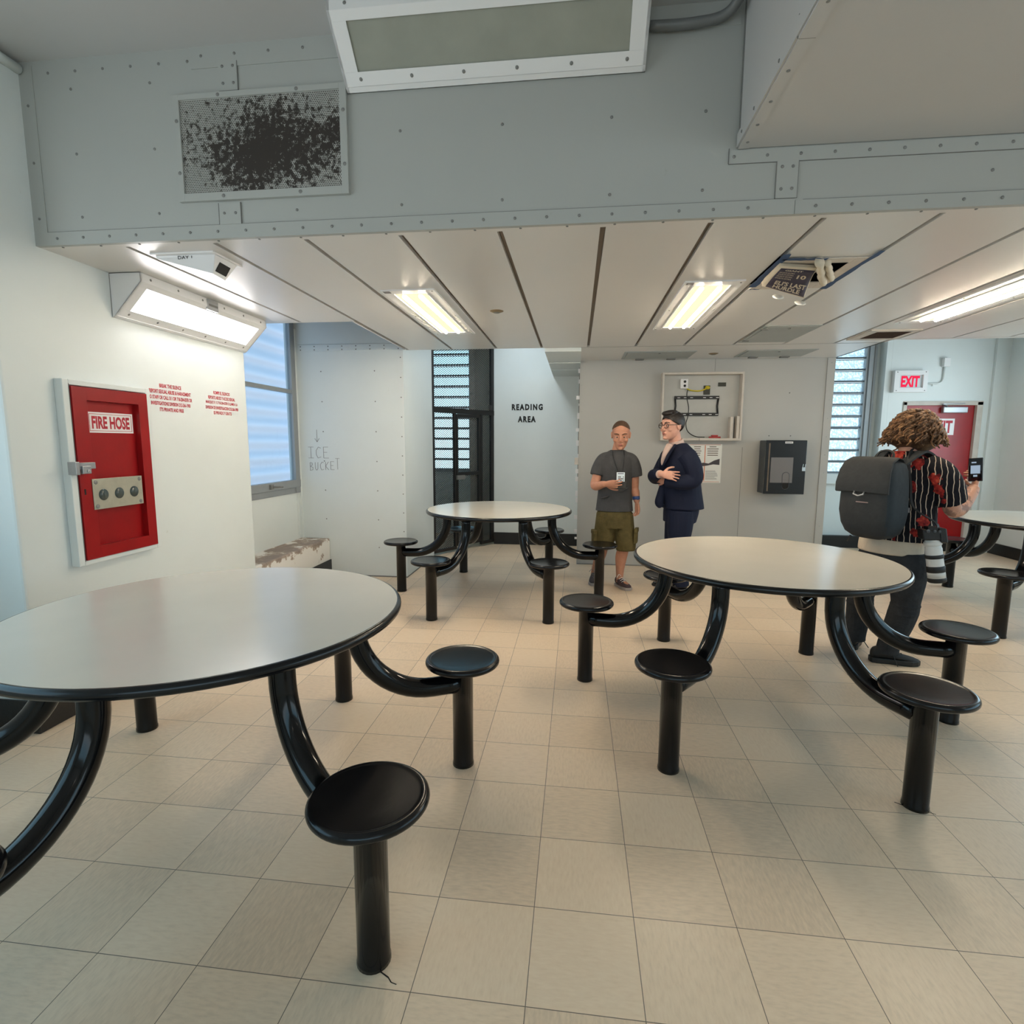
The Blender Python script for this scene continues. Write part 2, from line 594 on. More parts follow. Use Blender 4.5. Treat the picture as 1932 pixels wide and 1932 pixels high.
mb.screws(sc, (0, -1, 0), .0065, 1)
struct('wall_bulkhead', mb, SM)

# box duct running from the bulkhead over the camera side
mb = MB()
mb.box(.635, 3.4, -1.2, YB - .006, 2.638, ZU)
mb.box(.632, .675, 1.86, YB - .01, 2.634, 2.6385)
mb.box(.630, .68, -1.2, 1.855, 2.632, 2.6385)
mb.box(.628, .6345, 1.855, 1.858, 2.634, 2.70, 2)
mb.box(.632, .68, 1.8555, 1.858, 2.6325, 2.6345, 2)
mb.box(.6325, .635, YB - .02, YB - .006, 2.66, ZU, 2)
mb.box(.625, .635, 1.0, YB - .012, 2.64, 2.69)
mb.screws([(.655, y, 2.6338) for y in (1.0, 1.35, 1.72, 2.0, 2.16, 2.3, 2.42)], (0, 0, -1), .0065)
mb.screws([(.6248, y, 2.665) for y in (1.1, 1.4, 1.7, 2.0, 2.25, 2.4)], (-1, 0, 0), .006)
struct('wall_duct', mb, [M['ceil_up'], M['screw'], M['seam']])

# left wall with two window niches
def wall_x(mb, x0, x1, ya, yb, holes=(), z1=ZU, mat=0):
    """wall parallel to Y; holes (y0, y1, z0, z1)"""
    y = ya
    for h in sorted(holes):
        mb.box(x0, x1, y, h[0], 0, z1, mat)
        mb.box(x0, x1, h[0], h[1], 0, h[2], mat)
        mb.box(x0, x1, h[0], h[1], h[3], z1, mat)
        y = h[1]
    mb.box(x0, x1, y, yb, 0, z1, mat)
def wall_y(mb, y0, y1, xa, xb, holes=(), z1=ZU, mat=0):
    x = xa
    for h in sorted(holes):
        mb.box(x, h[0], y0, y1, 0, z1, mat)
        mb.box(h[0], h[1], y0, y1, 0, h[2], mat)
        mb.box(h[0], h[1], y0, y1, h[3], z1, mat)
        x = h[1]
    mb.box(x, xb, y0, y1, 0, z1, mat)
mb = MB()
mb.box(-2.95, XL, 2.24, 4.12, 0, ZU)
wl_o = struct('wall_left', mb, M['wall'], .012)
mb = MB()
wall_x(mb, -3.03, -2.95, -3.6, 2.24, [(-1.1, 1.9, .95, 2.55)])
struct('wall_left_niche', mb, M['wall'])
mb = MB()
wall_x(mb, -3.03, -2.95, 4.12, 5.51, [(4.2, 5.47, .95, 2.95)])
mb.box(-2.952, -2.945, 5.44, 5.455, .45, .93, 0)
struct('wall_window_niche', mb, M['wall'])
# stencilled notices painted on the left wall
def notice(lines, y0, y1, z0, z1, widths):
    m2 = MB()
    n = len(lines)
    hh = (z1 - z0) / n
    yc = (y0 + y1) / 2
    for i, t in enumerate(lines):
        w = (y1 - y0) * widths[i]
        put_text(m2, t, (XL + .0012, yc, z1 - hh * (i + .5)), (0, w, 0), (0, 0, hh * .66), 0, .03)
    return m2
notice(['BREAK THE SILENCE', 'REPORT SEXUAL ABUSE & HARASSMENT', 'TO STAFF OR CALL 311 OR 718-204-0378 OR', 'INVESTIGATIONS DIVISION 212-266-1900',
        "IT'S PRIVATE AND FREE"], 3.105, 3.49, 1.625, 1.81, (.5, .95, 1, .9, .55)).build('stencilled_notice', M['red_text'], wl_o,
        label='red stencilled lettering painted beside the fire hose cabinet')
notice(['ROMPE EL SILENCIO', 'REPORTE ABUSO Y ACOSO SEXUAL', 'MARQUE 311 O 718-204-0378 O LLAME A LA', 'DIVISION DE INVESTIGACION 212-266-1900',
        'ES PRIVADO Y GRATIS'], 3.625, 4.0, 1.632, 1.812, (.5, .82, .97, 1, .55)).build('stencilled_notice', M['red_text'], wl_o,
        label='smaller red stencilled lettering painted near the window')
# conduit moulding in the corner of left wall and upper ceiling
mb = MB().tube([(XL + .01, 2.24, 3.155), (XL + .01, YB - .01, 3.155)], .022, 10)
mb.box(-2.95, XL + .03, -3.6, 2.25, 3.13, 3.18)
struct('trim_1', mb, M['wall'])
# ledge under the niche window, its paint flaking off
mb = MB().box(-2.95, -2.63, 4.12, 5.505, 0, .41)
lm, nt, b = nodes_of('flaking_paint')
n1 = noise(nt, 5.5, 8, .65)
tc = nt.nodes.new('ShaderNodeTexCoord')
sp = nt.nodes.new('ShaderNodeSeparateXYZ')
nt.links.new(tc.outputs['Object'], sp.inputs[0])
hgt = ramp(nt, sp.outputs[2], [(.33, (0,) * 3), (.405, (.16,) * 3)])
fl = math_node(nt, 'ADD', n1.outputs[0], hgt.outputs[0])
r1 = ramp(nt, fl, [(.60, lin((.90, .895, .88))), (.63, lin((.66, .60, .55))), (.72, lin((.56, .51, .48)))])
nt.links.new(r1.outputs[0], b.inputs['Base Color'])
b.inputs['Roughness'].default_value = .75
struct('trim_2', mb, lm, .012)

# pillar between the niche and the reading alcove
mb = MB()
mb.box(-2.95, -1.775, 5.51, 6.62, 0, ZU)
mb.box(-2.90, -1.79, 5.504, 5.51, 2.372, 2.44)
mb.box(-2.90, -1.775, 5.5035, 5.5045, 2.44, 2.442, 2)
mb.box(-1.84, -1.772, 5.503, 5.51, .02, 2.37)
mb.box(-2.95, -2.925, 5.485, 5.51, .41, 2.6)
mb.box(-1.779, -1.772, 5.503, 6.62, 0, .012, 2)
mb.box(-2.63, -1.775, 5.506, 5.51, 0, .012, 2)
sc = [(-2.87 + .15 * k, 5.504, z) for k in range(8) for z in (2.388, 2.422)]
sc += [(-1.80, 5.503, .1 + .2 * k) for k in range(12)]
sc += [(x, 5.51, z) for x in (-2.66, -2.08) for z in (.32, .62, .93, 1.24, 1.55, 1.86, 2.17)]
mb.screws(sc, (0, -1, 0), .0065, 1)
wp_o = struct('wall_pillar', mb, [M['wall'], M['screw'], M['seam']])
# pencilled words on the pillar
m2 = MB()
def stroke(pts, x0, z0, sx, sz):
    P = [(x0 + sx * a, 5.5075, z0 + sz * c) for a, c in pts]
    for a, c in zip(P, P[1:]):
        m2.bar(a, c, .004, .002, (0, 1, 0))
W_, H_ = .065, .105
GL = {'I': [[(0, 1), (.9, 1)], [(.45, 1), (.45, 0)], [(0, 0), (.9, 0)]], 'C': [[(.9, .9), (.5, 1), (.1, .7), (.1, .3), (.4, 0), (.9, .1)]],
      'E': [[(.1, 1), (.1, 0)], [(.1, 1), (.9, 1)], [(.1, .52), (.7, .52)], [(.1, 0), (.95, 0)]],
      'B': [[(.1, 0), (.1, 1), (.6, .95), (.65, .7), (.1, .52), (.75, .4), (.7, .08), (.1, 0)]], 'U': [[(.1, 1), (.12, .2), (.4, 0), (.7, .2), (.75, 1)]],
      'K': [[(.1, 1), (.1, 0)], [(.8, 1), (.1, .45), (.85, 0)]], 'T': [[(0, 1), (1, 1)], [(.5, 1), (.5, 0)]]}
for i, ch in enumerate('ICE'):
    for s_ in GL[ch]:
        stroke(s_, -2.835 + .082 * i, 1.272, W_, H_ * 1.1)
for i, ch in enumerate('BUCKET'):
    for s_ in GL[ch]:
        stroke(s_, -2.825 + .0575 * i, 1.138 + .003 * i, .047, .085 + (.03 if ch == 'T' else 0))
stroke([(.5, 1), (.5, 0)], -2.757, 1.44, .05, .13)
stroke([(0, .3), (.5, 0), (1, .3)], -2.757, 1.44, .05, .13)
m2.build('handwriting', M['pencil'], wp_o, label='pencilled words ICE BUCKET under a small arrow')

# reading alcove
mb = MB()
wall_y(mb, 7.58, 7.70, -1.15, .03)
wr_o = struct('wall_reading_alcove', mb, M['wall'])
m2 = MB()
put_text(m2, 'READING', (-.685, 7.577, 1.93), (.43, 0, 0), (0, 0, .085), 0, .055, 1.35)
put_text(m2, 'AREA', (-.69, 7.577, 1.765), (.25, 0, 0), (0, 0, .085), 0, .055, 1.3)
m2.build('stencilled_lettering', M['blackink'], wr_o, label='black stencilled words READING AREA')
mb = MB()
mb.box(-.33, .03, 5.545, 7.58, 2.34, 2.70)
mb.box(-.33, .03, 6.3, 6.33, 2.335, 2.34)
mb.box(-.33, .03, 6.9, 6.92, 2.335, 2.34)
struct('trim_3', mb, M['wall'])
mb = MB()
wall_y(mb, 8.40, 8.5, -3.0, -1.0, [(-2.55, -1.63, 1.0, 2.85)])
mb.box(-1.60, -1.0, 8.30, 8.40, 0, ZU, 1)
mb.box(-1.62, -1.55, 8.24, 8.30, .0, ZU, 1)
struct('wall_alcove_window', mb, [M['wall'], pbr('taupe_wall', (.80, .75, .70), .6)])
mb = MB().box(-3.0, -2.6, 6.62, 8.4, 0, ZU)
struct('wall_alcove_left', mb, M['wall'])
mb = MB().box(-1.15, -1.05, 7.70, 8.4, 0, ZU)
struct('wall_alcove_right', mb, M['wall'])

# partition that carries the equipment box
mb = MB()
mb.box(.03, 2.78, 6.42, 8.05, 0, ZU)
mb.box(.026, .034, 6.414, 6.42, .0, 2.37)
mb.box(2.70, 2.783, 6.414, 6.42, .0, 2.37)
mb.box(2.699, 2.701, 6.4125, 6.415, .0, 2.37, 2)
mb.box(1.86, 1.864, 6.4185, 6.4205, .0, 1.40, 2)
mb.box(1.52, 1.523, 6.4185, 6.4205, 2.24, 2.377, 2)
mb.box(.03, 2.78, 6.416, 6.42, 0, .01, 2)
mb.screws([(2.745, 6.414, .12 + .2 * k) for k in range(12)] + [(.05, 6.414, .3 + .3 * k) for k in range(7)], (0, -1, 0), .0055, 1)
mb.screws([(2.14, 6.42, 1.53), (2.37, 6.42, 1.53), (2.33, 6.42, 2.0), (1.05, 6.42, .9)], (0, -1, 0), .007, 2)
struct('wall_partition', mb, [M['part'], M['screw_painted'], M['seam']])
# chipped vertical joint at the partition's left end
mb = MB()
rnd = random.Random(3)
for k in range(16):
    z = .15 + .14 * k + rnd.uniform(-.05, .05)
    w = rnd.uniform(.012, .04)
    mb.box(.028 - w, .028, 6.43, 6.45, z, z + rnd.uniform(.02, .07))
mb.box(.018, .03, 6.44, 6.47, 1.0, 2.3, 1)
struct('trim_4', mb, [M['white_sign'], M['seam']])

# right-hand end: louvre window wall, exit wall, right wall, rear wall
mb = MB()
wall_y(mb, 8.05, 8.17, 2.78, 4.05, [(2.95, 3.90, 1.035, 2.95)])
mb.box(3.90, 3.99, 8.0, 8.05, .9, ZU, 1)
mb.box(3.955, 3.965, 7.995, 8.0, .9, ZU, 2)
mb.box(2.78, 4.05, 7.97, 8.05, .895, 1.03)
struct('wall_louvre', mb, [M['wall'], M['frame_grey'], M['seam']])
mb = MB()
wall_y(mb, 7.90, 8.05, 4.05, 5.53, [(4.325, 5.25, .16, 1.985)])
mb.box(4.05, 4.118, 7.885, 7.90, 0, ZU)
mb.box(4.118, 4.122, 7.89, 7.901, 0, ZU, 1)
mb.box(5.36, 5.53, 7.86, 7.90, 0, ZU)
struct('wall_exit', mb, [M['wall'], M['screw_painted']])
mb = MB()
wall_x(mb, 5.53, 5.61, -3.6, 7.9, [(-.7, 3.9, .95, 2.55), (4.9, 7.1, .95, 2.55)])
struct('wall_right', mb, M['wall'])
mb = MB()
wall_y(mb, -3.6, -3.5, -3.0, 5.6, [(-1.8, 3.8, .85, 2.55)])
struct('wall_rear', mb, M['wall'])

# black cove bases
def base_x(mb, x, ya, yb, dx):
    mb.box(min(x, x + dx), max(x, x + dx), ya, yb, 0, .17)
mb = MB()
base_x(mb, XL, 2.235, 4.12, .012)
mb.box(-2.95, XL + .012, 2.228, 2.24, 0, .17)
struct('baseboard_left', mb, M['black_base'], .004)
mb = MB().box(-2.63, -2.618, 4.125, 5.503, 0, .18)
struct('baseboard_ledge', mb, M['black_base'], .004)
mb = MB().box(-1.15, .03, 7.565, 7.58, 0, .17)
struct('baseboard_alcove', mb, M['black_base'], .004)
mb = MB()
mb.box(2.78, 4.05, 7.955, 7.97, 0, .17)
mb.box(2.78, 4.05, 7.97, 8.05, 0, .165)
mb.box(4.05, 4.06, 7.885, 7.96, 0, .15)
mb.box(4.05, 5.53, 7.87, 7.885, 0, .13)
mb.box(5.515, 5.53, 4.0, 7.87, 0, .15)
struct('baseboard_exit', mb, M['black_base'], .004)
mb = MB().box(4.24, 5.36, 7.84, 7.90, .13, .175)
struct('trim_5', mb, M['wall'], .006)

# ---------------------------------------------------------------- windows
# niche window: grey frame, two panes, translucent ribbed sheet behind
def wavy_material():
    m, nt, b = nodes_of('ribbed_translucent_sheet')
    nt.nodes.remove(b)
    out = nt.nodes['Material Output']
    tr = nt.nodes.new('ShaderNodeBsdfTranslucent')
    df = nt.nodes.new('ShaderNodeBsdfDiffuse')
    tr.inputs[0].default_value = (*lin((.76, .735, .79)), 1)
    df.inputs[0].default_value = (*lin((.72, .70, .76)), 1)
    mx = nt.nodes.new('ShaderNodeMixShader')
    mx.inputs[0].default_value = .25
    nt.links.new(tr.outputs[0], mx.inputs[1])
    nt.links.new(df.outputs[0], mx.inputs[2])
    nt.links.new(mx.outputs[0], out.inputs[0])
    return m
def glass_material(name, tint, haze=.0):
    m, nt, b = nodes_of(name)
    nt.nodes.remove(b)
    out = nt.nodes['Material Output']
    t = nt.nodes.new('ShaderNodeBsdfTransparent')
    t.inputs[0].default_value = (*lin(tint), 1)
    g = nt.nodes.new('ShaderNodeBsdfGlossy')
    g.inputs['Roughness'].default_value = .05
    mx = nt.nodes.new('ShaderNodeMixShader')
    mx.inputs[0].default_value = .06
    nt.links.new(t.outputs[0], mx.inputs[1])
    nt.links.new(g.outputs[0], mx.inputs[2])
    nt.links.new(mx.outputs[0], out.inputs[0])
    return m
M['ribbed'] = wavy_material()
M['glass'] = glass_material('window_glass', (.93, .97, .98))
win1 = bpy.data.objects.new('window_1', None)
COL.objects.link(win1)
win1.location = (-2.95, 4.83, .95)
win1['kind'] = 'structure'
mb = MB()
mb.box(-2.975, -2.925, 5.40, 5.485, .905, 2.95)
mb.box(-2.975, -2.925, 4.14, 4.22, .905, 2.95)
mb.box(-2.975, -2.92, 4.14, 5.485, .965, 1.045)
mb.box(-2.985, -2.935, 4.14, 5.485, .905, .965)
mb.box(-2.975, -2.93, 4.22, 5.40, 1.935, 1.975)
mb.box(-2.975, -2.93, 4.22, 5.40, 2.88, 2.95)
mb.build('window_frame', M['frame_grey'], win1, .004)
mb = MB()
mb.box(-2.92, -2.90, 4.875, 4.925, .985, 1.03)
mb.tube([(-2.905, 4.91, 1.008), (-2.875, 4.95, 1.006), (-2.87, 5.03, 1.0)], .009, 8)
mb.build('window_crank', M['screw'], win1)
mb = MB().box(-2.955, -2.951, 4.22, 5.40, 1.045, 2.88)
mb.build('pane', M['glass'], win1)
mb = MB()
rings = []
NZ = 150
vs, fs = [], []
for i in range(NZ + 1):
    z = .9 + 2.1 * i / NZ
    x = -3.13 + .022 * math.sin(z * 2 * PI / .165)
    vs += [(x, 3.9, z), (x, 5.8, z)]
for i in range(NZ):
    fs.append((2 * i, 2 * i + 1, 2 * i + 3, 2 * i + 2))
mb.add(vs, fs, 0, True)
mb.build('ribbed_shutter', M['ribbed'], win1)

# louvre windows: blades with frame lines
def louvre_blade_material():
    m, nt, b = nodes_of('patterned_louvre_glass')
    nt.nodes.remove(b)
    out = nt.nodes['Material Output']
    tc = nt.nodes.new('ShaderNodeTexCoord')
    mp = nt.nodes.new('ShaderNodeMapping')
    mp.inputs['Scale'].default_value = (44, 44, 26)
    nt.links.new(tc.outputs['Object'], mp.inputs[0])
    n = noise(nt, 1, 2, .5, vec=mp.outputs[0])
    r = ramp(nt, n.outputs[0], [(.46, lin((.80, .87, .90))), (.52, lin((.64, .71, .76)))])
    sp = nt.nodes.new('ShaderNodeSeparateXYZ')
    nt.links.new(tc.outputs['Object'], sp.inputs[0])
    t = nt.nodes.new('ShaderNodeBsdfTransparent')
    nt.links.new(r.outputs[0], t.inputs[0])
    g = nt.nodes.new('ShaderNodeBsdfTranslucent')
    nt.links.new(r.outputs[0], g.inputs[0])
    mx = nt.nodes.new('ShaderNodeMixShader')
    mx.inputs[0].default_value = .5
    nt.links.new(t.outputs[0], mx.inputs[1])
    nt.links.new(g.outputs[0], mx.inputs[2])
    nt.links.new(mx.outputs[0], out.inputs[0])
    return m
M['blade'] = louvre_blade_material()
M['blade_clear'] = glass_material('pale_louvre_glass', (.78, .88, .90))
def louvre(name, x0, x1, y, z0, z1, pitch, blade, edge):
    w = bpy.data.objects.new(name, None)
    COL.objects.link(w)
    w.location = ((x0 + x1) / 2, y, z0)
    w['kind'] = 'structure'
    f = MB()
    f.box(x0 - .035, x0, y - .05, y + .02, z0 - .03, z1)
    f.box(x1, x1 + .035, y - .05, y + .02, z0 - .03, z1)
    f.box(x0 - .035, x1 + .035, y - .05, y + .02, z0 - .035, z0)
    f.build('window_frame', M['frame_grey'], w, .003)
    z = z0 + .005
    while z < z1:
        p = MB()
        p.add([(x0, y - .02, z), (x1, y - .02, z), (x1, y + .035, z + pitch * .93), (x0, y + .035, z + pitch * .93)], [(0, 1, 2, 3)], 0)
        p.box(x0, x1, y - .032, y - .012, z - .012, z + .012, 1)
        p.box(x0, x1, y + .025, y + .04, z + pitch * .86, z + pitch * .93, 1)
        p.build('louvre_blade', [M[blade], edge], w)
        z += pitch
    return w
M['blade_edge'] = pbr('louvre_edge_metal', (.36, .39, .41), .4, .4)
louvre('window_2', 2.98, 3.87, 8.07, 1.045, 2.95, .155, 'blade', M['blade_edge'])
louvre('window_3', -2.52, -1.66, 8.42, 1.02, 2.85, .160, 'blade_clear', M['blade_edge'])

# ---------------------------------------------------------------- exit door
dr = bpy.data.objects.new('door_1', None)
COL.objects.link(dr)
dr.location = (4.8, 7.92, .175)
dr['kind'] = 'structure'
MB().box(4.36, 5.215, 7.93, 7.975, .18, 1.96).build('door_leaf', M['red'], dr, .004, label='red painted leaf')
mb = MB()
mb.box(4.315, 4.36, 7.885, 7.985, .175, 2.0)
mb.box(5.215, 5.285, 7.885, 7.985, .175, 2.0)
mb.box(4.315, 5.285, 7.885, 7.985, 1.955, 2.01)
mb.build('door_frame', M['wood'], dr, .004)
cl = MB().box(4.80, 5.10, 7.87, 7.93, 1.855, 1.935).build('door_closer', M['alu'], dr, .01)
mb = MB()
mb.bar((4.85, 7.90, 1.945), (4.76, 7.83, 1.965), .025, .012)
mb.bar((4.76, 7.83, 1.965), (5.05, 7.875, 1.975), .025, .012)
mb.build('closer_arm', M['alu'], cl)
mb = MB().box(4.665, 4.985, 7.926, 7.9298, 1.567, 1.782)
st = mb.build('exit_sticker', M['white_sign'], dr)
mb = MB()
put_text(mb, 'EXIT', (4.825, 7.9255, 1.675), (.275, 0, 0), (0, 0, .165), 0, .035)
mb.build('lettering', M['dark_red_text'], st)
# ================================================================ tables with their six stools
ZT, RT, ZS, RS, RH = .8227, .6852, .5023, .163, .9538
def make_table():
    root = thing('dining_table', '', 'table')
    mb = MB().lathe([(.001, ZT - .004), (.001, ZT), (RT - .016, ZT), (RT - .014, ZT - .004)], n=96, smooth=False)
    mb.build('table_top', M['laminate'], root)
    prof = [(RT - .016, ZT - .0005)]
    for k in range(11):
        a = PI / 2 - PI * k / 10
        prof.append((RT - .016 + .016 * math.cos(a), ZT - .017 + .017 * math.sin(a)))
    prof += [(RT - .03, ZT - .034), (.02, ZT - .034), (.02, ZT - .006)]
    MB().lathe(prof, n=96).build('edge_band', M['rim'], root)
    for k in range(6):
        a = k * PI / 3
        ca, sa = math.cos(a), math.sin(a)
        def P(r, z):
            return (r * ca, r * sa, z)
        path = [P(.5, ZT - .03), P(.5, .74)]
        for i in range(0, 15):
            t = PI / 2 * i / 14
            path.append(P(.82 - .32 * math.cos(t), .705 - .32 * math.sin(t)))
        path += [P(.88, .385), P(RH - .004, .385)]
        m1 = MB().tube(path, .0415, 18, ref=(-sa, ca, 0))
        m1.lathe([(.07, ZT - .042), (.07, ZT - .033), (.001, ZT - .033)], P(.5, 0), 20)
        m1.build('arm', M['black'], root)
        m2 = MB().lathe([(.048, 0), (.0475, .012), (.0455, .02), (.0455, ZS - .035), (.07, ZS - .032), (.07, ZS - .026)], P(RH, 0), 24)
        m2.build('post', M['black'], root)
        m3 = MB()
        pr = [(.02, ZS - .03), (RS - .018, ZS - .031)]
        for i in range(9):
            t = -PI / 2 + PI * i / 8
            pr.append((RS - .016 + .016 * math.cos(t), ZS - .016 + .0155 * math.sin(t)))
        pr += [(RS - .021, ZS - .0025), (RS - .03, ZS - .0035), (RS * .5, ZS - .006), (.002, ZS - .007)]
        m3.lathe(pr, P(RH, 0), 56)
        m3.build('seat', M['seat'], root)
    return root
TABLES = [(-1.3343, 1.8221, .4645, 'round beige table with six black stools nearest the camera, left, before the fire hose cabinet'),
          (1.0227, 3.0704, -.141, 'round beige table right of centre, in front of the two standing men'),
          (-.7151, 5.0383, .0472, 'round beige table with six black stools standing before the READING AREA wall'),
          (3.9395, 4.9402, -.3733, 'round beige table with six black stools at the right edge, near the red exit door')]
t0 = make_table()
for i, (x, y, a, lab) in enumerate(TABLES):
    t = t0 if i == 0 else copy_tree(t0)
    t.location = (x, y, 0)
    t.rotation_euler = (0, 0, a)
    tag(t, lab, 'table', 'fixed round dining tables')

# ================================================================ fire hose cabinet
XF = -2.565
fh = thing('fire_hose_cabinet', 'red fire hose cabinet door in a white frame on the left wall', 'cabinet', (XL, 2.78, .79))
mb = MB()
ya, yb, za, zb = 2.495, 3.065, .785, 1.755
mb.box(XL, XF - .008, ya, ya + .035, za, zb)
mb.box(XL, XF - .008, yb - .035, yb, za, zb)
mb.box(XL, XF - .008, ya + .035, yb - .035, zb - .028, zb)
mb.box(XL, XF - .008, ya + .035, yb - .035, za, za + .025)
mb.box(XF - .02, XF - .0075, 2.528, 2.535, za + .02, zb - .02, 1)
mb.build('frame', [M['wall'], M['seam']], fh, .004)
mb = MB()
dy0, dy1, dz0, dz1 = 2.536, 3.028, .812, 1.722
mb.box(XL, XF - .035, dy0, dy1, dz0, dz1)
mb.box(XF - .037, XF, dy0, 2.62, dz0, dz1)
mb.box(XF - .037, XF, 2.962, dy1, dz0, dz1)
mb.box(XF - .037, XF, 2.62, 2.962, 1.655, dz1)
mb.box(XF - .037, XF, 2.62, 2.962, dz0, .875)
mb.box(XF - .0005, XF + .0008, 2.555, 2.565, 1.16, 1.19, 1)
door = mb.build('door', [M['red'], M['dark']], fh, .004)
mb = MB().box(XF - .036, XF - .0325, 2.645, 2.945, 1.487, 1.598)
sg = mb.build('sign', M['white_sign'], door)
mb = MB()
put_text(mb, 'FIRE HOSE', (XF - .0318, 2.795, 1.5425), (0, .25, 0), (0, 0, .070), 0, .04)
for y0, y1, z0, z1 in ((2.655, 2.935, 1.496, 1.4985), (2.655, 2.935, 1.5865, 1.589), (2.655, 2.6575, 1.496, 1.589), (2.9325, 2.935, 1.496, 1.589)):
    mb.box(XF - .0324, XF - .0319, y0, y1, z0, z1)
mb.build('lettering', M['dark_red_text'], sg)
mb = MB()
mb.box(XF + .001, XF + .005, 2.602, 2.935, 1.075, 1.240)
mb.screws([(XF + .005, y, z) for y in (2.622, 2.915) for z in (1.092, 1.222)], (1, 0, 0), .012, 1)
vp = mb.build('viewing_plate', [M['zinc'], M['screw']], door, .002)
M['dim_glass'] = pbr('dim_glass', (.26, .30, .29), .2)
for y in (2.665, 2.768, 2.872):
    MB().lathe([(.0005, .0052), (.031, .0052), (.031, .0058), (.0005, .006)], (XF, y, 1.152), 28, axis='X').build('sight_hole', M['dim_glass'], vp)
mb = MB()
mb.box(XF - .02, XF + .028, 2.492, 2.515, 1.268, 1.335)
mb.box(XF + .002, XF + .022, 2.505, 2.615, 1.296, 1.33)
mb.box(XF + .018, XF + .034, 2.525, 2.575, 1.272, 1.312)
mb.lathe([(.0005, .034), (.009, .034), (.009, .038), (.0005, .038)], (XF, 2.556, 1.285), 16, axis='X')
mb.build('latch', M['alu'], fh, .004)

# ================================================================ luminaires
def wedge_lamp(name, label, A, B, out, drop, dep, lens_mat, lit):
    """corner lamp: A-B its edge along wall/ceiling corner, out = away from the wall"""
    A, B, out = Vector(A), Vector(B), Vector(out)
    L = thing(name, label, 'lamp', (A + B) / 2)
    dn = Vector((0, 0, -1))
    d = B - A
    ud = d.normalized()
    lip = .05
    prof = [A + dn * .001, A + out * dep + dn * .001, A + out * (dep + .004) + dn * lip, A + out * .022 + dn * (drop - .012), A + out * .004 + dn * drop, A + dn * drop]
    p0, p1 = prof[2], prof[3]                                   # slanted face edge
    nrm = (p1 - p0).cross(d).normalized()
    if nrm.z > 0:
        nrm = -nrm
    m1 = MB()
    # two cheeks, back, top, and a slanted face with an opening
    th = ud * .012
    m1.prism(prof, th)
    m1.prism([p + d - th for p in prof], th)
    m1.prism([prof[0], prof[1], prof[1] + dn * .004, prof[0] + dn * .004], d)
    m1.prism([prof[5], prof[0], prof[0] + out * .004, prof[5] + out * .004], d)
    m1.prism([prof[1], prof[2], prof[2] - out * .004, prof[1] - out * .004], d)
    m1.prism([prof[3], prof[4], prof[5]], d)
    s = p1 - p0
    ins = -nrm * .004
    def face(u0, u1, v0, v1):
        q = [p0 + s * v0 + d * u0, p0 + s * v0 + d * u1, p0 + s * v1 + d * u1, p0 + s * v1 + d * u0]
        m1.prism(q, ins)
    U0, U1, V0, V1 = .055, .945, .14, .80
    face(0, 1, 0, V0)
    face(0, 1, V1, 1)
    face(0, U0, V0, V1)
    face(U1, 1, V0, V1)
    sc = [p0 + s * .90 + d * (.06 + .176 * k) for k in range(6)]
    m1.screws(sc, nrm, .0075, 1)
    m1.screws([prof[1] + (prof[2] - prof[1]) * .5 + d * (.06 + .176 * k) for k in range(6)], out, .0075, 1)
    m1.build('housing', [M['white_enamel'], M['screw']], L, .0025)
    m2 = MB()
    q = [p0 + s * (V0 - .02) + d * (U0 - .01) - nrm * .008, p0 + s * (V0 - .02) + d * (U1 + .01) - nrm * .008,
         p0 + s * (V1 + .02) + d * (U1 + .01) - nrm * .008, p0 + s * (V1 + .02) + d * (U0 - .01) - nrm * .008]
    m2.prism(q, -nrm * .003)
    m2.build('lens', lens_mat, L)
    return L
wl = wedge_lamp('wall_lamp', 'lit slanted white lamp fixed under the ceiling above the fire hose cabinet', (XL, 2.89, ZC), (XL, 4.13, ZC), (1, 0, 0), .24, .19, M['lamp'], True)
mb = MB().box(-2.437, -2.424, 3.44, 3.55, 2.305, 2.372)
mb.box(-2.4245, -2.4225, 3.455, 3.545, 2.33, 2.345, 1)
mb.build('clasp', [M['alu'], M['seam']], wl, .003)
wedge_lamp('corner_lamp', 'unlit slanted white lamp with a grey lens high on the bulkhead', (-1.02, YB - .005, ZU), (.25, YB - .005, ZU), (0, -1, 0), .24, .19, M['grey_lens'], False)

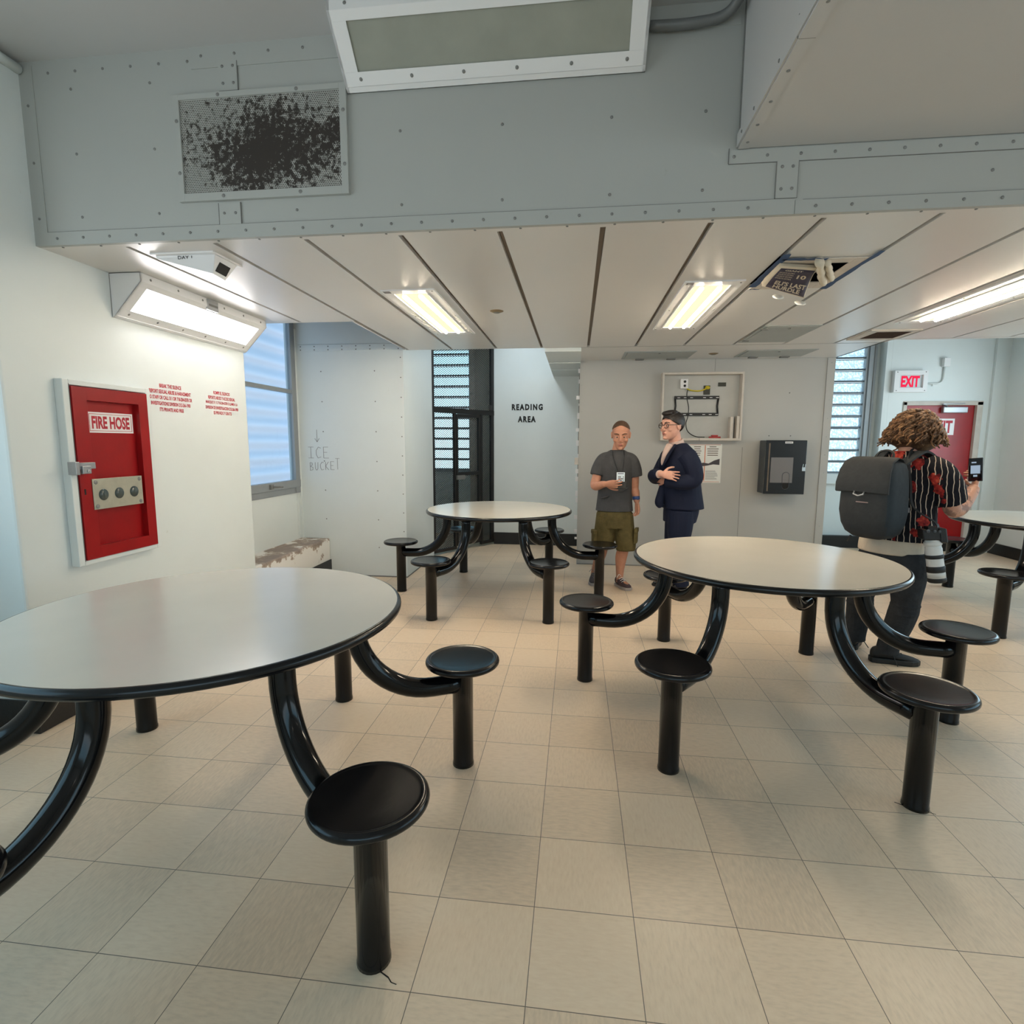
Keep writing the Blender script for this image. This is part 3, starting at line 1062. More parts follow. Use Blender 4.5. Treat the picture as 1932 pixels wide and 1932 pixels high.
def recessed_lamp(label, x0, x1, y0, y1, scratch=False):
    L = thing('ceiling_lamp', label, 'lamp', ((x0 + x1) / 2, (y0 + y1) / 2, ZC), 'recessed fluorescent ceiling lamps')
    m1 = MB()
    ix0, ix1, iy0, iy1 = x0 + .065, x1 - .065, y0 + .075, y1 - .08
    for a, b_, c, d in ((x0, ix0, y0, y1), (ix1, x1, y0, y1), (ix0, ix1, y0, iy0), (ix0, ix1, iy1, y1)):
        m1.box(a, b_, c, d, ZC - .008, ZC)
    m1.box(ix0 - .006, ix0, iy0, iy1, ZC - .012, ZC - .007)
    m1.box(ix1, ix1 + .006, iy0, iy1, ZC - .012, ZC - .007)
    m1.screws([(x, y, ZC - .008) for x in (x0 + .02, x1 - .02) for y in (y0 + .03, (y0 + y1) / 2, y1 - .03)], (0, 0, -1), .006, 1)
    m1.box(x0 + .012, x0 + .055, y0 + .012, y0 + .05, ZC - .0095, ZC - .008, 2)
    m1.build('frame', [M['white_enamel'], M['screw'], M['printgrey']], L)
    m2 = MB().box(ix0 - .004, ix1 + .004, iy0 - .004, iy1 + .004, ZC - .005, ZC - .0035)
    m2.build('reflector_tray', M['lamp_tray'], L)
    for k in (-1, 1):
        xc = (ix0 + ix1) / 2 + k * (ix1 - ix0) * .25
        MB().tube([(xc, iy0 + .04, ZC - .014), (xc, iy1 - .05, ZC - .014)], .0135, 12).build('tube', M['tube'], L)
    if scratch:
        rnd = random.Random(5)
        for side in (x0 + .03, x1 - .03):
            m3 = MB()
            for k in range(30):
                y = y0 + .55 + .025 * k
                m3.bar((side + rnd.uniform(-.022, .022), y, ZC - .0086), (side + rnd.uniform(-.022, .022), y + rnd.uniform(.01, .04), ZC - .0086), .006, .001)
            m3.build('scratched_marks', M['foam'], L, label='white scratch marks around the lit tubes')
    return L
recessed_lamp('lit ceiling lamp with scratched frame, above the table before the READING AREA wall', -1.225, -.885, 3.38, 4.75, True)
recessed_lamp('lit ceiling lamp above the men, beside the newspaper', .61, .95, 3.385, 4.73)
recessed_lamp('lit ceiling lamp at the right edge, above the curly haired person', 2.43, 2.76, 3.2, 4.66)

# ================================================================ camera housing
cm = thing('security_camera', 'wedge shaped white camera housing hanging from the ceiling over the wall lamp', 'camera', (-2.0, 2.8, ZC))
MB().box(-2.14, -1.798, 2.618, 2.86, ZC - .009, ZC).build('mounting_plate', M['white_enamel'], cm, .002)
mb = MB()
bkr = [(-2.125, 2.64, ZC - .008), (-2.125, 2.82, ZC - .008), (-2.125, 2.815, ZC - .02), (-2.125, 2.645, ZC - .02)]
frr = [(-1.81, 2.65, ZC - .008), (-1.81, 2.83, ZC - .008), (-1.81, 2.722, ZC - .114), (-1.81, 2.628, ZC - .107)]
mb.loft([bkr, frr], True, 0, False)
hs = mb.build('housing', M['white_enamel'], cm, .0025)
mb = MB()
mb.prism([(-1.8095, 2.684, 2.342), (-1.8095, 2.768, 2.338), (-1.8095, 2.726, 2.283), (-1.8095, 2.643, 2.287)], (.002, 0, 0))
mb.build('lens_window', M['dark'], cm)
mb = MB()
put_text(mb, 'DAY 1', (-1.968, 2.6435, 2.357), (.075, .0025, 0), (0, -.001, .016), 0, .01)
mb.build('marker_lettering', M['blackink'], hs)

# ================================================================ bulkhead vent
vt = thing('air_vent', 'white framed perforated air vent, blackened with soot, on the bulkhead', 'vent', (-1.44, YB, 2.54))
mb = MB()
vx0, vx1, vz0, vz1 = -1.842, -1.024, 2.538, 2.99
ix0, ix1, iz0, iz1 = -1.812, -1.056, 2.572, 2.967
for a, b_, c, d in ((vx0, ix0, vz0, vz1), (ix1, vx1, vz0, vz1), (ix0, ix1, vz0, iz0), (ix0, ix1, iz1, vz1)):
    mb.box(a, b_, YB - .02, YB, c, d)
sc = [(vx0 + .015, YB - .02, z) for z in (2.66, 2.88)] + [(vx1 - .015, YB - .02, z) for z in (2.66, 2.88)]
sc += [(x, YB - .02, z) for x in (-1.62, -1.25) for z in (vz0 + .017, vz1 - .012)]
mb.screws(sc, (0, -1, 0), .0085, 1)
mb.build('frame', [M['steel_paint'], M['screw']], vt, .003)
gm, nt, b = nodes_of('sooty_perforated_plate')
tc = nt.nodes.new('ShaderNodeTexCoord')
sp = nt.nodes.new('ShaderNodeSeparateXYZ')
nt.links.new(tc.outputs['Object'], sp.inputs[0])
px = math_node(nt, 'DIVIDE', sp.outputs[0], .0085)
pz = math_node(nt, 'DIVIDE', sp.outputs[2], .0148)
def dots(ox, oz):
    a = math_node(nt, 'SUBTRACT', math_node(nt, 'FRACT', math_node(nt, 'ADD', px, ox)), .5)
    c = math_node(nt, 'MULTIPLY', math_node(nt, 'SUBTRACT', math_node(nt, 'FRACT', math_node(nt, 'ADD', pz, oz)), .5), 1.74)
    d = math_node(nt, 'ADD', math_node(nt, 'MULTIPLY', a, a), math_node(nt, 'MULTIPLY', c, c))
    return math_node(nt, 'LESS_THAN', d, .105)
hole = math_node(nt, 'MAXIMUM', dots(40, 40), dots(40.5, 40.5))
n1 = noise(nt, 5, 3, .5, vec=tc.outputs['Object'])
mpn = nt.nodes.new('ShaderNodeMapping')
mpn.inputs['Location'].default_value = (1.39, 0, -2.755)
mpn.inputs['Scale'].default_value = (2.5, 1, 4.8)
mpn.vector_type = 'TEXTURE' if False else 'POINT'
ad = nt.nodes.new('ShaderNodeVectorMath')
ad.operation = 'MULTIPLY'
ad.inputs[1].default_value = (2.35, 0, 4.6)
nt.links.new(tc.outputs['Object'], ad.inputs[0])
ln = nt.nodes.new('ShaderNodeVectorMath')
ln.operation = 'LENGTH'
nt.links.new(ad.outputs[0], ln.inputs[0])
n2 = noise(nt, 38, 7, .72, vec=tc.outputs['Object'])
soot = math_node(nt, 'SUBTRACT', math_node(nt, 'ADD', math_node(nt, 'MULTIPLY', n1.outputs[0], .45), math_node(nt, 'MULTIPLY', n2.outputs[0], 1.05)),
                 math_node(nt, 'MULTIPLY', ln.outputs[1], .26))
sr = ramp(nt, soot, [(.50, (0, 0, 0)), (.60, (1, 1, 1))])
base = ramp(nt, n1.outputs[0], [(.3, lin((.62, .63, .61))), (.7, lin((.74, .74, .72)))])
m1_ = nt.nodes.new('ShaderNodeMix'); m1_.data_type = 'RGBA'
nt.links.new(hole, m1_.inputs[0]); nt.links.new(base.outputs[0], m1_.inputs[6]); m1_.inputs[7].default_value = (*lin((.22, .20, .18)), 1)
m2_ = nt.nodes.new('ShaderNodeMix'); m2_.data_type = 'RGBA'
nt.links.new(sr.outputs[0], m2_.inputs[0]); nt.links.new(m1_.outputs[2], m2_.inputs[6]); m2_.inputs[7].default_value = (*lin((.17, .145, .125)), 1)
nt.links.new(m2_.outputs[2], b.inputs['Base Color'])
b.inputs['Roughness'].default_value = .7
MB().box(ix0, ix1, YB - .012, YB - .009, iz0, iz1).build('perforated_plate', gm, vt, origin=(-1.40, YB - .01, 2.755))

# cable along the top of the bulkhead
mb = MB()
pth = smooth_path([(.262, 2.455, 3.105), (.42, 2.45, 3.10), (.55, 2.44, 3.115), (.60, 2.36, 3.15), (.605, 2.2, 3.165), (.605, 1.9, 3.168)], 6)
mb.tube(pth, .019, 12)
tag(mb.build('conduit', M['conduit_dark'], origin=(.24, 2.45, 3.1)), 'dark grey cable bending along the top of the bulkhead beside the unlit lamp', 'conduit')

# ================================================================ ceiling fittings
def hatch(label, x0, x1, y0, y1, hinge):
    h = thing('ceiling_hatch', label, 'hatch', ((x0 + x1) / 2, (y0 + y1) / 2, ZC), 'grey ceiling access hatches')
    mb = MB()
    for a, b_, c, d in ((x0, x0 + .025, y0, y1), (x1 - .025, x1, y0, y1), (x0 + .025, x1 - .025, y0, y0 + .025), (x0 + .025, x1 - .025, y1 - .025, y1)):
        mb.box(a, b_, c, d, ZC - .006, ZC)
    mb.build('frame', M['grey_hatch'], h)
    mb = MB().box(x0 + .03, x1 - .03, y0 + .03, y1 - .03, ZC - .008, ZC - .001)
    mb.lathe([(.012, ZC - .008), (.012, ZC - .012), (.001, ZC - .012)], ((x0 + x1) / 2, y0 + .09, 0), 12, 1)
    mb.build('panel', [M['grey_hatch'], M['seam']], h)
    for k in (.28, .75):
        mb = MB()
        if hinge == 'back':
            xx = x0 + (x1 - x0) * k
            mb.box(xx - .045, xx + .045, y1 - .05, y1 + .01, ZC - .018, ZC - .006)
        else:
            yy = y0 + (y1 - y0) * (.15 if k < .5 else .85)
            mb.box(x0 + .005, x0 + .06, yy - .01, yy + .01, ZC - .014, ZC - .006)
        mb.build('hinge', M['seam'], h)
hatch('grey ceiling hatch in front of the lit lamps, nearest of the three', 1.475, 1.915, 4.68, 5.40, 'left')
hatch('grey ceiling hatch directly over the open equipment box', .48, 1.20, 5.84, 6.33, 'back')
hatch('grey ceiling hatch over the black wall dispenser', 1.68, 2.37, 5.84, 6.29, 'back')
for x, y, lab in ((-.586, 3.991, 'round brass sprinkler cover between two lit ceiling lamps'), (1.408, 6.045, 'round rusty sprinkler cover between two grey hatches')):
    s_ = thing('sprinkler_cover', lab, 'sprinkler', (x, y, ZC))
    MB().lathe([(.001, ZC - .012), (.025, ZC - .011), (.048, ZC - .002), (.05, ZC)], (x, y, 0), 24).build('cover_plate', pbr('aged_brass', (.52, .45, .34), .5, .3), s_)
    MB().lathe([(.001, ZC - .0125), (.022, ZC - .0125), (.024, ZC - .011)], (x, y, 0), 16).build('nozzle', M['seam'], s_)
rv = thing('ceiling_vent', 'rusty ceiling vent at the ceiling edge, between the lit lamp and the louvres', 'vent', (2.6, 5.13, ZC))
mb = MB()
for a, b_, c, d in ((2.40, 2.47, 4.93, 5.36), (2.745, 2.79, 4.93, 5.36), (2.47, 2.745, 4.93, 4.99), (2.47, 2.745, 5.29, 5.36)):
    mb.box(a, b_, c, d, ZC - .01, ZC)
mb.build('frame', M['wood'], rv)
mb = MB()
for k in range(15):
    y = 4.995 + .02 * k
    mb.obox((2.608, y, ZC - .006), (.137, 0, 0), (0, .008, .004), (0, -.001, .001))
mb.box(2.47, 2.745, 4.99, 5.29, ZC - .001, ZC)
mb.build('grille', pbr('rusty_grille', (.30, .23, .19), .8, var=.3, vscale=60), rv)

# opened hatch in the ceiling: white inner frame, blue tape, newspaper stuffed in it
oh = thing('opened_ceiling_panel', 'taped opened panel in the ceiling with a dark gap, holding a newspaper', 'panel', (1.23, 3.3, ZC))
mb = MB()
x0, x1, y0, y1 = HX0, HX1, HY0 - .02, HY1 + .02
for a, b_, c, d in ((x0, x0 + .06, y0, y1), (x1 - .07, x1, y0, y1), (x0 + .06, x1 - .07, y0, y0 + .07), (x0 + .06, x1 - .07, y1 - .12, y1)):
    mb.box(a, b_, c, d, ZC - .008, ZC - .001)
mb.box(x0 + .06, x0 + .26, y0 + .07, y1 - .12, ZC - .006, ZC - .001)
mb.build('frame', M['wood'], oh, .002)
mb = MB()
rnd = random.Random(11)
def tape(a, b_, w):
    n = 9
    up, dn = [], []
    for k in range(n + 1):
        p = Vector(a).lerp(Vector(b_), k / n)
        s = (Vector(b_) - Vector(a)).normalized().cross(Vector((0, 0, 1)))
        up.append(p + s * (w + rnd.uniform(-.008, .008)))
        dn.append(p - s * (w + rnd.uniform(-.004, .004)))
    mb.loft([[u, d, d - Vector((0, 0, .001)), u - Vector((0, 0, .001))] for u, d in zip(up, dn)], True, 0, False)
zt_ = ZC - .0085
tape((x0 - .004, 2.95, zt_), (x0 + .002, 3.52, zt_), .018)
tape((x1 + .0, 2.94, zt_), (x1 + .002, 3.60, zt_), .016)
tape((x0, y0 - .012, zt_), (x0 + .22, y0 + .002, zt_), .014)
tape((x0, y1 - .01, zt_), (x0 + .06, y1 - .01, zt_), .006)
mb.build('masking_tape', M['bluetape'], oh, label='strips of dark blue masking tape')
npr = thing('newspaper', 'folded newspaper hanging out of the opened ceiling panel', 'newspaper', (1.19, 3.33, 2.33))
A_, B_, C_, D_ = Vector((1.04, 3.085, 2.352)), Vector((1.225, 3.12, 2.345)), Vector((1.055, 3.40, 2.338)), Vector((1.325, 3.53, 2.300))
def np_pt(u, v, off=0):
    p = (A_ * (1 - u) + B_ * u) * (1 - v) + (C_ * (1 - u) + D_ * u) * v
    p = p + Vector((0, 0, .012 * math.sin(v * PI) * (.4 + u)))
    return p + Vector((0, -.1, -1)).normalized() * off
def np_sheet(mb, u0, u1, v0, v1, off, mat=0, n=8, th=.0012):
    g = [[np_pt(u0 + (u1 - u0) * i / n, v0 + (v1 - v0) * j / n, off) for i in range(n + 1)] for j in range(n + 1)]
    vs = [p for r in g for p in r] + [p + Vector((0, 0, th)) for r in g for p in r]
    N = (n + 1) ** 2
    fs = []
    for j in range(n):
        for i in range(n):
            a = j * (n + 1) + i
            q = (a, a + 1, a + n + 2, a + n + 1)
            fs += [q, tuple(N + k for k in reversed(q))]
    ring = [i for i in range(n + 1)] + [j * (n + 1) + n for j in range(1, n + 1)] + [n * (n + 1) + i for i in range(n - 1, -1, -1)] + [j * (n + 1) for j in range(n - 1, 0, -1)]
    for k in range(len(ring)):
        a, b_ = ring[k], ring[(k + 1) % len(ring)]
        fs.append((a, N + a, N + b_, b_))
    mb.add(vs, fs, mat, True)
mb = MB()
for k in range(4):
    np_sheet(mb, -.06 - .01 * k, 1.0, -.04, 1 - .012 * k, -.004 * k)
# the rolled, crumpled edge of the paper
for (c0, c1, r0, ph) in (((1.20, 3.03, 2.356), (1.345, 3.33, 2.335), .028, .3), ((1.25, 3.06, 2.36), (1.36, 3.27, 2.34), .022, 1.2)):
    rings = []
    for j in range(12):
        p = Vector(c0).lerp(Vector(c1), j / 11)
        r = r0 * (1 + .22 * math.sin(j * 1.7 + ph))
        ring = [p + Vector((math.cos(t) * r * .9, .3 * math.cos(t) * r, math.sin(t) * r * .8)) for t in [2 * PI * k / 14 for k in range(14)]]
        rings.append(ring)
    mb.loft(rings, True)
mb.build('pages', M['newsprint'], npr)
mb = MB()
np_sheet(mb, .02, .98, .08, .97, .0016, 0)
pg = mb.build('printed_front', M['navyprint'], npr)
def np_text(body, u, v, w, h, mb, bold=.03):
    vs, fs = text_geo(body, bold)
    mb.add([np_pt(u + w * x, v - h * y, .0034) for x, y in vs], fs)
mb = MB()
np_text("ELI'S LAST", .55, .70, .80, .15, mb)
np_text('HURDLE', .50, .86, .68, .13, mb)
np_text('10', .72, .38, .24, .15, mb)
np_text('GIANT', .42, .14, .5, .07, mb)
for k in range(4):
    np_text('SPORTS EXTRA', .28, .26 + .085 * k, .42, .05, mb, .01)
mb.build('headline', M['newsprint'], pg)
for c in ((1.16, 3.475, 2.298), (1.318, 3.565, 2.282)):
    MB().ellipsoid(c, .030, .05, .008, 10, 6, 0, Matrix.Rotation(.5, 3, 'X')).build('foam_tab', M['foam'], npr)

# ================================================================ wall equipment box and what is in it
kx = 6.30 / 6.42
ex0, ex1 = .945 * kx + .01, 1.845 * kx
ez0, ez1 = 1.4426 + (1.475 - 1.4426) * kx, 1.4426 + (2.235 - 1.4426) * kx
bx = thing('equipment_box', 'open whitewashed plywood box on the wall behind the man in the navy suit', 'box', ((ex0 + ex1) / 2, 6.42, ez0))
mb = MB()
mb.box(ex0, ex0 + .022, 6.30, 6.42, ez0, ez1)
mb.build('side_panel', M['wood'], bx, .002)
MB().box(ex1 - .022, ex1, 6.30, 6.42, ez0, ez1).build('side_panel', M['wood'], bx, .002)

MB().box(ex0 + .022, ex1 - .022, 6.30, 6.42, ez1 - .022, ez1).build('top_panel', M['wood'], bx, .002)
mb = MB().box(ex0 + .022, ex1 - .022, 6.30, 6.42, ez0, ez0 + .026)
mb.box(ex0 + .42, ex0 + .425, 6.2985, 6.3005, ez0, ez0 + .026, 1)
mb.build('shelf', [M['wood'], M['seam']], bx, .002)
MB().box(ex0 + .022, ex1 - .022, 6.412, 6.4195, ez0 + .026, ez1 - .022).build('back_panel', pbr('grey_back_board', (.72, .72, .70), .45, var=.06), bx)
ob = thing('outlet_box', 'white twin outlet box high in the open equipment box', 'outlet', (1.19, 6.40, 2.05))
MB().box(1.145, 1.225, 6.36, 6.409, 2.05, 2.155).build('body', M['white_enamel'], ob, .004)
for z in (2.08, 2.125):
    MB().lathe([(.0005, -.003), (.014, -.003), (.014, 0)], (1.19, 6.36, z), 14, axis='Y').build('socket', M['cord'], ob)
yp = thing('yellow_plug', 'yellow plug on a dark plate inside the equipment box', 'plug', (1.44, 6.40, 2.04))
MB().box(1.405, 1.475, 6.402, 6.411, 1.985, 2.085).build('plate', M['olive'], yp, .002)
mb = MB().ellipsoid((1.445, 6.395, 2.062), .028, .018, .02, 12, 8)
mb.tube(smooth_path([(1.43, 6.39, 2.05), (1.36, 6.385, 2.025), (1.27, 6.385, 2.03), (1.215, 6.37, 2.05)], 5), .007, 8)
mb.build('plug_and_lead', M['yellow'], yp)
tag(MB().box(1.56, 1.645, 6.404, 6.411, 2.075, 2.118).build('socket_plate', M['olive'], None, .003, origin=(1.6, 6.41, 2.095)), 'small dark socket plate at upper right inside the equipment box', 'socket')
tm = thing('screen_bracket', 'black flat screen wall bracket fixed inside the equipment box', 'bracket', (1.34, 6.405, 1.75))
mx0, mx1, mz0, mz1 = 1.09, 1.575, 1.75, 1.97
for z0, z1 in ((mz0, mz0 + .034), (mz1 - .034, mz1)):
    mb = MB().box(mx0, mx1, 6.385, 6.41, z0, z1)
    for k in range(7):
        if k == 3:
            continue
        xx = mx0 + .03 + .07 * k
        mb.box(xx, xx + .03, 6.3843, 6.3852, z0 + .012, z0 + .018, 1)
    mb.build('rail', [M['cord'], M['white_sign']], tm, .002)
for x, s in ((mx0, 1), (mx1, -1)):
    mb = MB()
    mb.tube([(x + s * .006, 6.40, mz0 + .02), (x + s * .016, 6.40, (mz0 + mz1) / 2), (x + s * .006, 6.40, mz1 - .02)], .01, 8)
    mb.build('side_bar', M['cord'], tm)
mb = MB().tube(smooth_path([(1.235, 6.40, 2.05), (1.222, 6.385, 2.0), (1.225, 6.375, 1.93), (1.245, 6.375, 1.84), (1.24, 6.375, 1.74), (1.225, 6.385, 1.66), (1.25, 6.385, 1.575), (1.33, 6.37, 1.52), (1.43, 6.36, 1.512)], 6), .005, 8)
tag(mb.build('power_cord', M['cord'], None, origin=(1.235, 6.4, 2.05)), 'black power cord hanging down through the equipment box', 'cord')
mb = MB()
mb.box(1.475, 1.60, 6.33, 6.37, ez0 + .026, ez0 + .045)
mb.box(1.50, 1.57, 6.33, 6.37, ez0 + .045, ez0 + .062)
tag(mb.build('red_clamp', pbr('red_plastic', (.66, .22, .22), .5), None, .006, origin=(1.54, 6.35, ez0 + .026)), 'red plastic clamp lying on the shelf of the equipment box', 'clamp')
bo = thing('wooden_block', 'pale upright plywood boards at lower right inside the equipment box', 'board', (1.745, 6.36, ez0 + .026))
MB().box(1.69, 1.725, 6.32, 6.41, ez0 + .0265, ez0 + .26).build('board', M['wood'], bo, .003)
MB().box(1.755, 1.786, 6.305, 6.40, ez0 + .0265, ez0 + .27).build('board', M['wood'], bo, .003)
# notice poster
po = thing('notice_poster', 'white printed notice with orange lines on the wall below the equipment box', 'poster', (1.46, 6.418, .995))
MB().box(1.27, 1.64, 6.413, 6.4195, .995, 1.435).build('sheet', M['paper'], po)
mb = MB()
mb.box(1.285, 1.625, 6.4122, 6.4132, 1.425, 1.429, 0)
mb.box(1.285, 1.625, 6.4122, 6.4132, 1.005, 1.009, 0)
mb.box(1.452, 1.460, 6.4122, 6.4132, 1.02, 1.42, 0)
rnd = random.Random(4)
for cx in (1.37, 1.54):
    for k in range(5):
        w = rnd.uniform(.03, .065)
        mb.box(cx - w, cx + w, 6.4122, 6.4132, 1.40 - .024 * k, 1.409 - .024 * k, 2)
    for k in range(9):
        w = rnd.uniform(.05, .07)
        mb.box(cx - .07, cx - .07 + 2 * w, 6.4122, 6.4132, 1.13 - .012 * k, 1.134 - .012 * k, 1)
mb.add([(x, 6.4121, z) for x, z in ((1.30, 1.22), (1.36, 1.20), (1.44, 1.225), (1.50, 1.215), (1.56, 1.25), (1.62, 1.27), (1.62, 1.20), (1.55, 1.205), (1.48, 1.19), (1.40, 1.18), (1.32, 1.185))],
       [tuple(range(11))], 3)
mb.add([(x, 6.4121, z) for x, z in ((1.30, 1.29), (1.33, 1.27), (1.37, 1.22), (1.34, 1.21), (1.30, 1.25))], [(0, 1, 2, 3, 4)], 1)
mb.build('print', [M['orange'], M['printgrey'], M['brownstrip'], pbr('dark_print', (.27, .25, .27), .7)], po)
# black dispenser
di = thing('wall_dispenser', 'black plastic wall dispenser with a grey window, right of the notice poster', 'dispenser', (2.26, 6.42, .895))
dx0, dx1, dzz0, dzz1 = 2.045, 2.468, .897, 1.478
MB().box(dx0 + .002, dx1, 6.235, 6.42, dzz0, dzz1).build('body', M['smoked_side'], di, .008)
mb = MB().box(dx0, dx1, 6.20, 6.235, dzz0 - .002, dzz1 + .002)
cv = mb.build('cover', M['smoked'], di, .006)
MB().box(dx0 + .03, dx0 + .045, 6.1985, 6.2005, dzz0 + .03, dzz1 - .03).build('hinge_strip', M['brownstrip'], cv)
MB().box(dx0 + .06, dx0 + .29, 6.1982, 6.2002, 1.02, 1.295).build('window', M['smoked_window'], cv)
mb = MB()
rr_ = .036
q = [(2.268 + rr_ * math.cos(t), 6.198, .985 + rr_ * math.sin(t)) for t in [PI + PI * k / 10 for k in range(11)]] + \
    [(2.268 + rr_ * math.cos(t), 6.198, 1.10 + rr_ * math.sin(t)) for t in [PI * k / 10 for k in range(11)]]
mb.tube(q + [q[0]], .0025, 6)
mb.add([(2.234, 6.1979, 1.02), (2.302, 6.1979, 1.02)] + [(2.268 + .034 * math.cos(t), 6.1979, .985 + .034 * math.sin(t)) for t in [-PI * k / 10 for k in range(11)]], [tuple(range(13))], 1)
mb.build('finger_slot', [M['smoked_side'], M['dark']], cv)
mb = MB().box(2.24, 2.32, 6.1985, 6.20, 1.445, 1.466)
lb_ = mb.build('label_sticker', M['white_sign'], cv)
mb = MB()
for k in range(8):
    mb.box(2.246 + .0085 * k, 2.252 + .0085 * k, 6.198, 6.1984, 1.450 + .002 * (k % 2), 1.461)
mb.build('print', M['printgrey'], lb_)
mb = MB()
mb.box(2.43, 2.462, 6.192, 6.20, 1.15, 1.19)
mb.bar((2.435, 6.195, 1.19), (2.44, 6.195, 1.225), .008, .004)
mb.bar((2.458, 6.195, 1.19), (2.462, 6.195, 1.225), .008, .004)
mb.build('white_tag', pbr('pale_blue_tag', (.80, .87, .92), .5), cv)
# switch plate at the partition's left end
tag(MB().box(-.018, .026, 6.405, 6.42, 1.19, 1.27).build('switch_plate', M['wood'], None, .003, origin=(0, 6.42, 1.2)), 'small beige switch plate at the left end of the partition', 'switch')

# ================================================================ exit sign and its conduit
es = thing('exit_sign', 'lit red EXIT sign box high on the wall left of the red door', 'sign', (4.34, 7.9, 2.12))
mb = MB()
ax0, ax1, az0, az1 = 4.14, 4.545, 2.122, 2.40
wx0, wx1, wz0, wz1 = 4.205, 4.49, 2.178, 2.345
for a, b_, c, d in ((ax0, wx0, az0, az1), (wx1, ax1, az0, az1), (wx0, wx1, az0, wz0), (wx0, wx1, wz1, az1)):
    mb.box(a, b_, 7.82, 7.90, c, d)
mb.screws([(x, 7.82, z) for x in (ax0 + .03, ax1 - .03) for z in (az0 + .02, az1 - .02)], (0, -1, 0), .007, 1)
mb.build('housing', [M['white_enamel'], M['screw']], es, .003)
MB().box(wx0, wx1, 7.845, 7.86, wz0, wz1).build('face_plate', pbr('exit_face', (.80, .83, .84), .4), es)
mb = MB()
put_text(mb, 'EXIT', (4.345, 7.8435, 2.262), (.225, 0, 0), (0, 0, .145), 0, .045)
mb.build('lettering', emit('red_exit_glow', (.98, .18, .33), 1.0), es)
cp = thing('conduit', 'white conduit bending from the exit sign up to a small junction box', 'conduit', (4.66, 7.9, 2.24))
mb = MB().tube([(4.545, 7.885, 2.236), (4.70, 7.885, 2.236)] + [(4.70 + .07 * math.sin(t), 7.885, 2.306 - .07 * math.cos(t)) for t in [PI / 2 * k / 8 for k in range(9)]] + [(4.77, 7.885, 2.46)], .0125, 10)
mb.box(4.645, 4.66, 7.88, 7.9, 2.205, 2.236)
mb.build('pipe', M['wall'], cp)
MB().box(4.735, 4.81, 7.84, 7.90, 2.45, 2.56).build('junction_box', M['white_enamel'], cp, .004)

# ================================================================ black mesh gate before the alcove window
ga, gb = Vector((-1.80, 6.63, 0)), Vector((-1.16, 7.575, 0))
gd = gb - ga
GL_ = gd.length
gu = gd.normalized()
gn = Vector((gu.y, -gu.x, 0))
def GP(s, z, off=0):
    return ga + gu * (s * GL_) + Vector((0, 0, z)) + gn * off
gate = thing('mesh_gate', 'black steel mesh partition with a gate between the pillar and the READING AREA wall', 'gate', (ga + gb) / 2)
GZ = 2.95
def gbar(mb, s0, z0, s1, z1, w, d=.04):
    a, b_ = GP(s0, z0), GP(s1, z1)
    mb.bar(a, b_, d if abs(z1 - z0) > abs(s1 - s0) else d, w, gn, 0) if False else None
    dirv = (b_ - a)
    side = dirv.normalized().cross(gn).normalized()
    mb.obox((a + b_) / 2, dirv / 2, side * w / 2, gn * d / 2)
mb = MB()
gbar(mb, .022, .03, .022, GZ, .05)
gbar(mb, .972, .03, .972, GZ, .055)
gbar(mb, .0, 1.845, 1.0, 1.845, .065)
gbar(mb, .0, .05, .36, .05, .04)
gbar(mb, .80, .05, 1.0, .05, .04)
gbar(mb, .350, .03, .350, 1.83, .03)
gbar(mb, .785, .03, .785, 1.83, .03)
mb.box(-1.205, -1.165, 7.48, 7.57, 1.88, 1.95)
mb.build('frame', M['dark_steel'], gate, .003)
mb = MB()
gbar(mb, .383, .08, .383, 1.80, .03)
gbar(mb, .748, .08, .748, 1.80, .04)
gbar(mb, .39, 1.79, .74, 1.79, .04)
gbar(mb, .39, 1.03, .74, 1.03, .05)
gbar(mb, .39, .09, .74, .09, .05)
lf = mb.build('gate_leaf', M['dark_steel'], gate, .003)
mb = MB()
a = GP(.42, .985, .03)
mb.obox(a, gu * .07, Vector((0, 0, .028)), gn * .02)
mb.bar(a + gu * .0, a + gu * .11, .015, .015)
mb.build('lock', M['screw'], lf, .003)
def mesh_panel(s0, s1, z0, z1, parent, pitch_s=.038, pitch_z=.024):
    """expanded metal: two families of slanting strands cut to the panel"""
    L0, L1 = s0 * GL_, s1 * GL_
    k = pitch_z / pitch_s
    mb = MB()
    for sgn in (1, -1):
        c = z0 - (L1 - L0) * k
        step = pitch_z
        lo = c
        while lo < z1 + (L1 - L0) * k:
            # line z = lo + sgn*k*(x-L0)  clipped
            xa, xb = L0, L1
            za_, zb_ = lo, lo + sgn * k * (L1 - L0)
            pts = []
            def xat(z): return L0 + (z - lo) / (sgn * k)
            lo_x, hi_x = (xat(z0), xat(z1)) if sgn > 0 else (xat(z1), xat(z0))
            xa, xb = max(L0, lo_x), min(L1, hi_x)
            if xb - xa > .004:
                pa = ga + gu * xa + Vector((0, 0, lo + sgn * k * (xa - L0)))
                pb = ga + gu * xb + Vector((0, 0, lo + sgn * k * (xb - L0)))
                dirv = pb - pa
                side = dirv.normalized().cross(gn).normalized()
                wv, dv = (.0036, .0016)
                tilt = (side * .8 + gn * .6).normalized()
                q = [pa + tilt * wv, pa - tilt * wv, pb - tilt * wv, pb + tilt * wv]
                mb.add(q, [(0, 1, 2, 3)])
            lo += step
    mb.build('mesh_panel', M['dark_steel'], parent)
mesh_panel(.045, .335, .07, 1.815, gate)
mesh_panel(.795, .945, .07, 1.815, gate)
mesh_panel(.045, .95, 1.877, GZ, gate)
mesh_panel(.41, .72, 1.05, 1.775, lf)
mesh_panel(.41, .72, .11, 1.005, lf)
